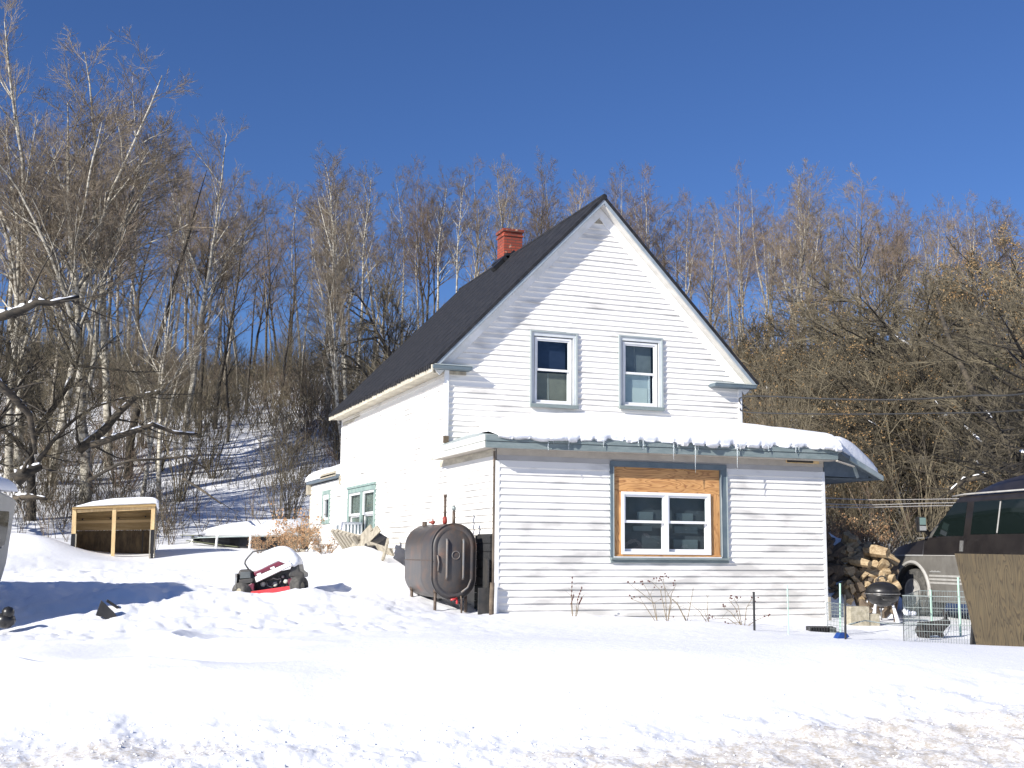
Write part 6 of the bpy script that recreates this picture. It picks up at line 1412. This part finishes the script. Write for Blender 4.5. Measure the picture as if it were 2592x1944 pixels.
# the woodland rows: outline of tree tops from left to right
OX = [-200, 0, 60, 150, 250, 320, 360, 430, 470, 500, 560, 600, 640, 700, 760, 830, 890, 960, 1030, 1120, 1200, 1260, 1330, 1400, 1450, 1500, 1600, 1660, 1760, 1800, 1870, 1950, 2050, 2150, 2350]
OY = [60, 60, 70, 110, 150, 240, 300, 330, 400, 440, 440, 400, 350, 310, 350, 350, 300, 340, 300, 320, 345, 350, 340, 345, 410, 400, 385, 400, 370, 420, 385, 410, 395, 410, 420]
rt = random.Random(77)
def region(u):
    u /= D
    return ('on the hill left of the gap of blue sky' if u < 470 else 'on the crest in the thin gap of blue sky' if u < 640 else 'behind the left roof slope' if u < 1300 else 'on the crest right of the gable' if u < 1800 else 'on the hill above the van')
ntree = 0
for row, (Z0, Z1, n, hs) in enumerate([(63, 70, 66, (0, 60)), (72, 86, 52, (10, 110)), (52, 60, 36, (60, 230)), (44, 50, 14, (150, 330))]):
    for i in range(n):
        u = (-160+(2592+320)*((i+rt.uniform(.1, .9))/n)); Z = rt.uniform(Z0, Z1)
        du = u/D
        if 470 < du < 640 and rt.random() < (.45 if row < 2 else .7): continue
        if 900 < du < 1500 and row >= 2: continue
        if row == 3 and 640 < du < 900: continue
        vt = (float(np.interp(du, OX, OY))+abs(rt.gauss(0, 1))*.5*(hs[1]-hs[0])+hs[0]*.6)*D
        if du < 300: vt = max(vt, (150+rt.random()*250)*D)
        if 470 < du < 640: kind = rt.choice(['pole', 'pole', 'darkA'])
        else: kind = rt.choice(['aspA', 'aspA', 'aspB', 'aspC', 'darkA', 'darkB', 'pole'] if du < 1250 else ['aspA', 'aspC', 'aspC', 'darkA', 'darkB', 'pole'])
        kn = {'aspA': 'pale trunked aspen', 'aspB': 'white barked birch', 'aspC': 'forked reddish tree', 'darkA': 'dark trunked bare tree', 'darkB': 'dark forked tree', 'pole': 'thin pole like tree'}[kind]
        rg_ = region(u); tree_px(kind, u, vt, Z, f'{kn} {rg_}', rz=rt.uniform(0, 6.28), group=f'{kn}s {rg_}', wide=rt.uniform(.9, 1.3)*(.75 if vt < 420 else 1), tilt=(rt.uniform(-.03, .03), rt.uniform(-.04, .04))); ntree += 1
for k in list(TR):
    if k not in usedT:
        for c in TR[k][1]: bpy.data.objects.remove(c)
        bpy.data.objects.remove(TR[k][0])

# ------------------------------------------------------------ shrubs
def make_shrub(seed, n, H, spread, twig='twig', leaf=None, nleaf=0, lean=0., sub=(5, 4), name='shrub', thick=1.):
    rng = random.Random(seed); m = MB(); lf = MB(); tips = []; st_ = MB()
    R = thing(name, 'x', 'shrub')
    for i in range(n):
        a = rng.uniform(0, 6.28); sp = spread*rng.random()**.6; d = Vector((math.cos(a)*sp, math.sin(a)*sp, 1)).normalized()
        L = H*rng.uniform(.55, 1.05); p = Vector((math.cos(a)*.12*rng.random(), math.sin(a)*.12*rng.random(), -.1)); r = rng.uniform(.008, .016)*thick
        p1, d1, r1 = limb(st_, p, d, L, r, r*.3, 6, rng, .22, .02, 3)
        for c in range(sub[0]):
            x = (.3+.7*rng.random())*6; k = min(5, int(x)); q = p1[k].lerp(p1[k+1], x-k); an = rng.uniform(.3, .9); dd = (d1[k]*math.cos(an)+perp(d1[k], rng)*math.sin(an)).normalized(); l2 = L*rng.uniform(.12, .32)
            p2, d2, r2 = limb(m, q, dd, l2, r*.45, .003, 2, rng, .3, .06, 3)
            for e in range(sub[1]):
                q2 = p2[0].lerp(p2[2], .2+.8*rng.random()); dd = (d2[1]+perp(d2[1], rng)*.8).normalized(); e2 = q2+dd*l2*rng.uniform(.25, .6); s_ = perp(dd, rng)*.0038*thick; m.add([q2-s_, q2+s_, e2], [(0, 1, 2)]); tips.append(e2)
    for _ in range(nleaf):
        q = rng.choice(tips); s = rng.uniform(.03, .06); a = perp(Vector((0, 0, 1)), rng)*s; b = Vector((rng.uniform(-.6, .6), rng.uniform(-.6, .6), -1)).normalized()*s*1.3; lf.add([q, q+a*.5+b*.5, q+b, q-a*.5+b*.5], [(0, 1, 2, 3)])
    ch = [st_.build('stem', twig, R, fixn=False), m.build('crown', twig, R, fixn=False)]
    if nleaf: ch.append(lf.build('dead_leaves', leaf, R, fixn=False))
    return R, ch
SH = {'a': make_shrub(1, 22, 3.2, .55, twig='twigdark'), 'b': make_shrub(2, 16, 2.6, .9, twig='twigred'), 'c': make_shrub(3, 30, 3.8, .35, sub=(6, 5), twig='twigdark'),
      'l': make_shrub(4, 18, 3.0, .7, leaf='leaf', nleaf=900), 'r': make_shrub(5, 26, 1.3, .9, twig='weed', leaf='rustleaf', nleaf=1300, sub=(6, 5)), 's': make_shrub(6, 5, 1.5, .35, sub=(3, 2), name='sapling')}
usedS = set()
def shrub(kind, u, Z, sc, label, group=None, rz=None, dz=0., v=1400):
    q = at(u, v, Z); z = gz(q.x, q.y)+dz; rz = rt.uniform(0, 6.28) if rz is None else rz
    R, ch = SH[kind]; cat = 'sapling' if kind == 's' else 'shrub'
    if kind not in usedS:
        usedS.add(kind); R.location = (q.x, q.y, z); R.rotation_euler = (0, 0, rz); R.scale = (sc, sc, sc); tag(R, label, cat, group); return R
    r = dup(R, ch, (q.x, q.y, z), rz, sc, label, None, cat)
    if 'group' in r and not group: del r['group']
    if group: r['group'] = group
    return r
# distinct ones
shrub('c', 600*D, 33, .95, 'tall clump of many upright brown stems left of the rear addition')
shrub('c', 625*D, 35, .9, 'upright stem clump right behind the one near the rear addition')
shrub('r', 650*D, 29.8, .85, 'rusty leafed dead bush against the rear corner of the house')
shrub('r', 612*D, 29.2, .5, 'rusty leafed low bush in front of the low deck')
shrub('r', 640*D, 27.5, .5, 'small pale brown dead bush by the rear corner above the tractor')
shrub('r', 560*D, 28.2, .4, 'tiny sprig of dead leaves before the dark gap of the deck')
shrub('r', 705*D, 25.6, .38, 'wispy dead weed at the foot of the rear side wall')
for i, (u, Z, s, k) in enumerate([(1830, 30, .75, 'r'), (1870, 31, .8, 'r'), (1790, 30.5, .8, 'r')]):
    shrub(k, u*D, Z, s, ['tan leafy thicket behind the clothes lines, middle one', 'tan leafy thicket behind the clothes lines nearest the van', 'tan leafy thicket touching the right house wall'][i])
# bushes along the hill: seen as individual clumps
for i in range(285):
    u = rt.uniform(-100, 2700)
    du = u/D
    if 900 < du < 1500: Z = rt.uniform(60, 70)
    else: Z = rt.choice([rt.uniform(34, 44), rt.uniform(42, 54), rt.uniform(54, 68)])
    if 400 < du < 640 and Z < 40: continue
    if du < 400 and Z < 35: continue
    right = du > 1500
    kind = rt.choice(['a', 'b', 'c', 'a', 'b', 'l'] if right else ['a', 'b', 'b', 'c'])
    if right and rt.random() < .35: Z = rt.uniform(29, 38)
    side = 'on the hill right of the house' if right else 'on the hill left of the house' if du < 900 else 'on the crest behind the house'
    zone = 'low' if Z < 42 else 'mid' if Z < 54 else 'high'
    kn = {'a': 'brown twiggy bush', 'b': 'reddish spreading bush', 'c': 'upright many stemmed bush', 'l': 'bush with clinging dry leaves'}[kind]
    shrub(kind, u, Z, rt.uniform(.7, 1.3)*(1.15 if right else 1), f'{kn} {zone} {side}', f'{kn}es {zone} {side}')
for i in range(75):
    du = rt.choice([rt.uniform(20, 420), rt.uniform(20, 640), rt.uniform(1620, 1800)]); Z = rt.uniform(29.5, 38)
    if 395 < du < 660 and Z < 33: continue
    if 140 < du < 350 and Z < 30: Z = 31
    side = 'left' if du < 900 else 'right'
    shrub('s', du*D, Z, rt.uniform(.5, 1.1), f'thin bare sapling poking from the snow at the foot of the {side} hill', f'saplings at the foot of the {side} hill')

# undergrowth nobody could count: thousands of thin stems over the slope
def brush():
    rng = random.Random(3); m = MB()
    N = 36000; us = [rng.uniform(-150, 2750) for _ in range(N)]; Zs = [31+42*rng.random()**1.0 for _ in range(N)]
    X = []; Y = []
    for u, Z in zip(us, Zs): q = at(u, 1400, Z); X.append(q.x); Y.append(q.y)
    zz_ = gz_arr(np.array(X), np.array(Y)); den = vnoise(np.array(X)/3.5, np.array(Y)/3.5, 40)
    for x, y, z, u, Z, d in zip(X, Y, zz_, us, Zs, den):
        du = u/D
        keep = .42+d*1.6+(.45 if du > 1450 else 0)+(.30 if Z > 56 else 0)-(.55 if 380 < du < 680 and Z < 39 else 0)
        if 900 < du < 1500 and Z < 55: continue
        if rng.random() > keep: continue
        h = rng.uniform(.4, 1.6)*(1.5 if Z > 50 else 1); a = rng.uniform(0, 6.28); s = rng.uniform(.0, .9)
        p = Vector((x, y, z-.05)); d1 = Vector((math.cos(a)*s, math.sin(a)*s, 1)).normalized(); q = p+d1*h*.6; e = q+(d1+Vector((rng.uniform(-.5, .5), rng.uniform(-.5, .5), 0))).normalized()*h*.5
        r = .011 if Z < 45 else .016
        m.tube([p, q, e], [r, r*.7, r*.35], 3, cap=False)
        for _ in range(3):
            b = p.lerp(q, rng.uniform(.3, 1)); dd = Vector((rng.uniform(-1, 1), rng.uniform(-1, 1), rng.uniform(.1, 1))).normalized(); c = b+dd*h*rng.uniform(.2, .45); sd = perp(dd, rng)*r*.55; m.add([b-sd, b+sd, c], [(0, 1, 2)])
    o = m.build('undergrowth', 'twigdark', fixn=False); tag(o, 'tangled brown undergrowth all over the snowy hillside', 'undergrowth', kind='stuff')
brush()

# fallen and leaning trunks carrying snow
def log(pts, r, lab, snow=True, mt='bark', cat='fallen log', nm='fallen_log', branches=6, seed=1):
    P_ = [at(*p) for p in pts]; rng = random.Random(seed); n = len(P_); rad = [r*(1-.6*i/(n-1)) for i in range(n)]
    T = thing(nm, lab, cat, P_[0]); P0_ = P_[0].copy(); Q = [p-P0_ for p in P_]
    m = MB(); m.tube(Q, rad, 7)
    for b in range(branches):
        i = rng.randrange(0, n-1); p = Q[i].lerp(Q[i+1], rng.random()); d = (Q[i+1]-Q[i]).normalized(); dd = (d*.6+perp(d, rng)).normalized()
        limb(m, p, dd, rng.uniform(.5, 1.8), rad[i]*.35, .006, 4, rng, .3, .05, 4)
    m.build('trunk', mt, T, smooth=True, fixn=False)
    if snow:
        s = MB(); QQ = []; RR = []
        for i in range(n-1):
            for k in range(7):
                t = k/7; q = Q[i].lerp(Q[i+1], t); rd = rad[i]+(rad[i+1]-rad[i])*t; f = rng.uniform(.2, .75)*(.25 if rng.random() < .22 else 1); QQ.append(q+Vector((0, 0, rd*(.62+.3*f)))); RR.append(max(.006, rd*f))
        s.tube(QQ, RR, 7); s.build('snow_strip', 'snow', T, smooth=True)
log([(200, 1140, 33.), (262, 1090, 33), (300, 1045, 33), (345, 1005, 33), (405, 992, 33)], .14, 'thick dark trunk with a white snow ridge slanting up over the left slope', seed=2)
log([(230, 1128, 32.5), (300, 1104, 32.6), (360, 1085, 32.7), (386, 1074, 32.8), (440, 1095, 33), (500, 1100, 33.2)], .10, 'long bent snow lined bough lying across the left slope', seed=3)
log([(-60, 812, 21), (10, 800, 21), (60, 783, 21), (95, 765, 21), (130, 768, 21), (200, 752, 21.3)], .10, 'dark crooked bough loaded with snow reaching in from the left edge', seed=4, cat='bough', nm='snowy_bough', branches=9)
log([(-30, 950, 30), (30, 1000, 30.4), (75, 1050, 30.8), (85, 1110, 31), (90, 1150, 31)], .12, 'snow streaked trunk curving down at the left behind the camper', seed=5)
log([(38, 1215, 30.5), (70, 1195, 30.6), (105, 1180, 30.7)], .22, 'thick brown fallen log capped with snow beside the camper roof', seed=6, branches=2)
log([(35, 1262, 29.5), (75, 1257, 29.5), (120, 1263, 29.5)], .10, 'small dark driftwood lying on the snow below the thick fallen log', seed=7, branches=4)
log([(225, 1215, 31.), (290, 1180, 31), (330, 1165, 31), (400, 1163, 31.3), (470, 1155, 31.6), (520, 1185, 31.6)], .05, 'thin arched dead branch over the shelter roof', snow=False, seed=8)
log([(465, 1212, 31.5), (510, 1240, 31), (560, 1275, 30.5)], .045, 'pair of bare sticks sloping down in blue shade left of the rear addition', snow=False, seed=9, branches=3)
log([(2592, 1160, 27), (2540, 1110, 27.5), (2480, 1030, 28), (2440, 940, 28.5), (2400, 850, 29), (2370, 760, 29.5)], .11, 'leaning trunk with snow along its lower side rising left from the right edge', seed=10, cat='leaning tree', nm='leaning_tree', branches=12)
log([(2592, 1235, 27), (2500, 1205, 27.5), (2440, 1215, 28), (2400, 1250, 28)], .10, 'snow covered branch just above the van roof', seed=11, branches=8)
log([(2365, 1205, 31), (2368, 1130, 31), (2375, 1060, 31), (2420, 1055, 31.2), (2450, 1040, 31.4)], .13, 'dark forked stump with snow patches right of the side roof', seed=12, branches=10)
log([(2305, 1060, 31), (2330, 1110, 31), (2345, 1150, 31)], .06, 'short snowy limb hanging beside the dark forked stump', seed=13, branches=3)

# a scrubby conifer in the thicket at the right
def conifer():
    rng = random.Random(8); q = at(2125*D, 1300, 32); z = gz(q.x, q.y)
    T = thing('cedar_tree', 'dull green cedar half hidden in the thicket above the van', 'tree', (q.x, q.y, z))
    m = MB(); m.tube([(0, 0, -.2), (.1, 0, 3), (.15, .1, 5.6)], [.12, .08, .02], 7); m.build('trunk', 'bark', T, smooth=True)
    c = MB()
    for i in range(150):
        t = rng.random()**.8; h = .8+4.9*t; a = rng.uniform(0, 6.28); L = (1.9*(1-t)+.35)*rng.uniform(.5, 1.1); d = Vector((math.cos(a), math.sin(a), rng.uniform(-.25, .25))).normalized(); p = Vector((.1, 0, h))
        for k in range(34):
            f = rng.random()**.7; b = p+d*L*f+Vector((rng.uniform(-.2, .2), rng.uniform(-.2, .2), rng.uniform(-.2, .15))); e = Vector((rng.uniform(-1, 1), rng.uniform(-1, 1), rng.uniform(-.6, .4))).normalized()*.11; s = perp(e.normalized(), rng)*.028; c.add([b-s, b+s, b+e], [(0, 1, 2)])
    c.build('crown', 'needle', T, fixn=False)
conifer()
print('trees', ntree, 'objects', len(bpy.data.objects), 'verts', sum(len(m.vertices) for m in bpy.data.meshes))
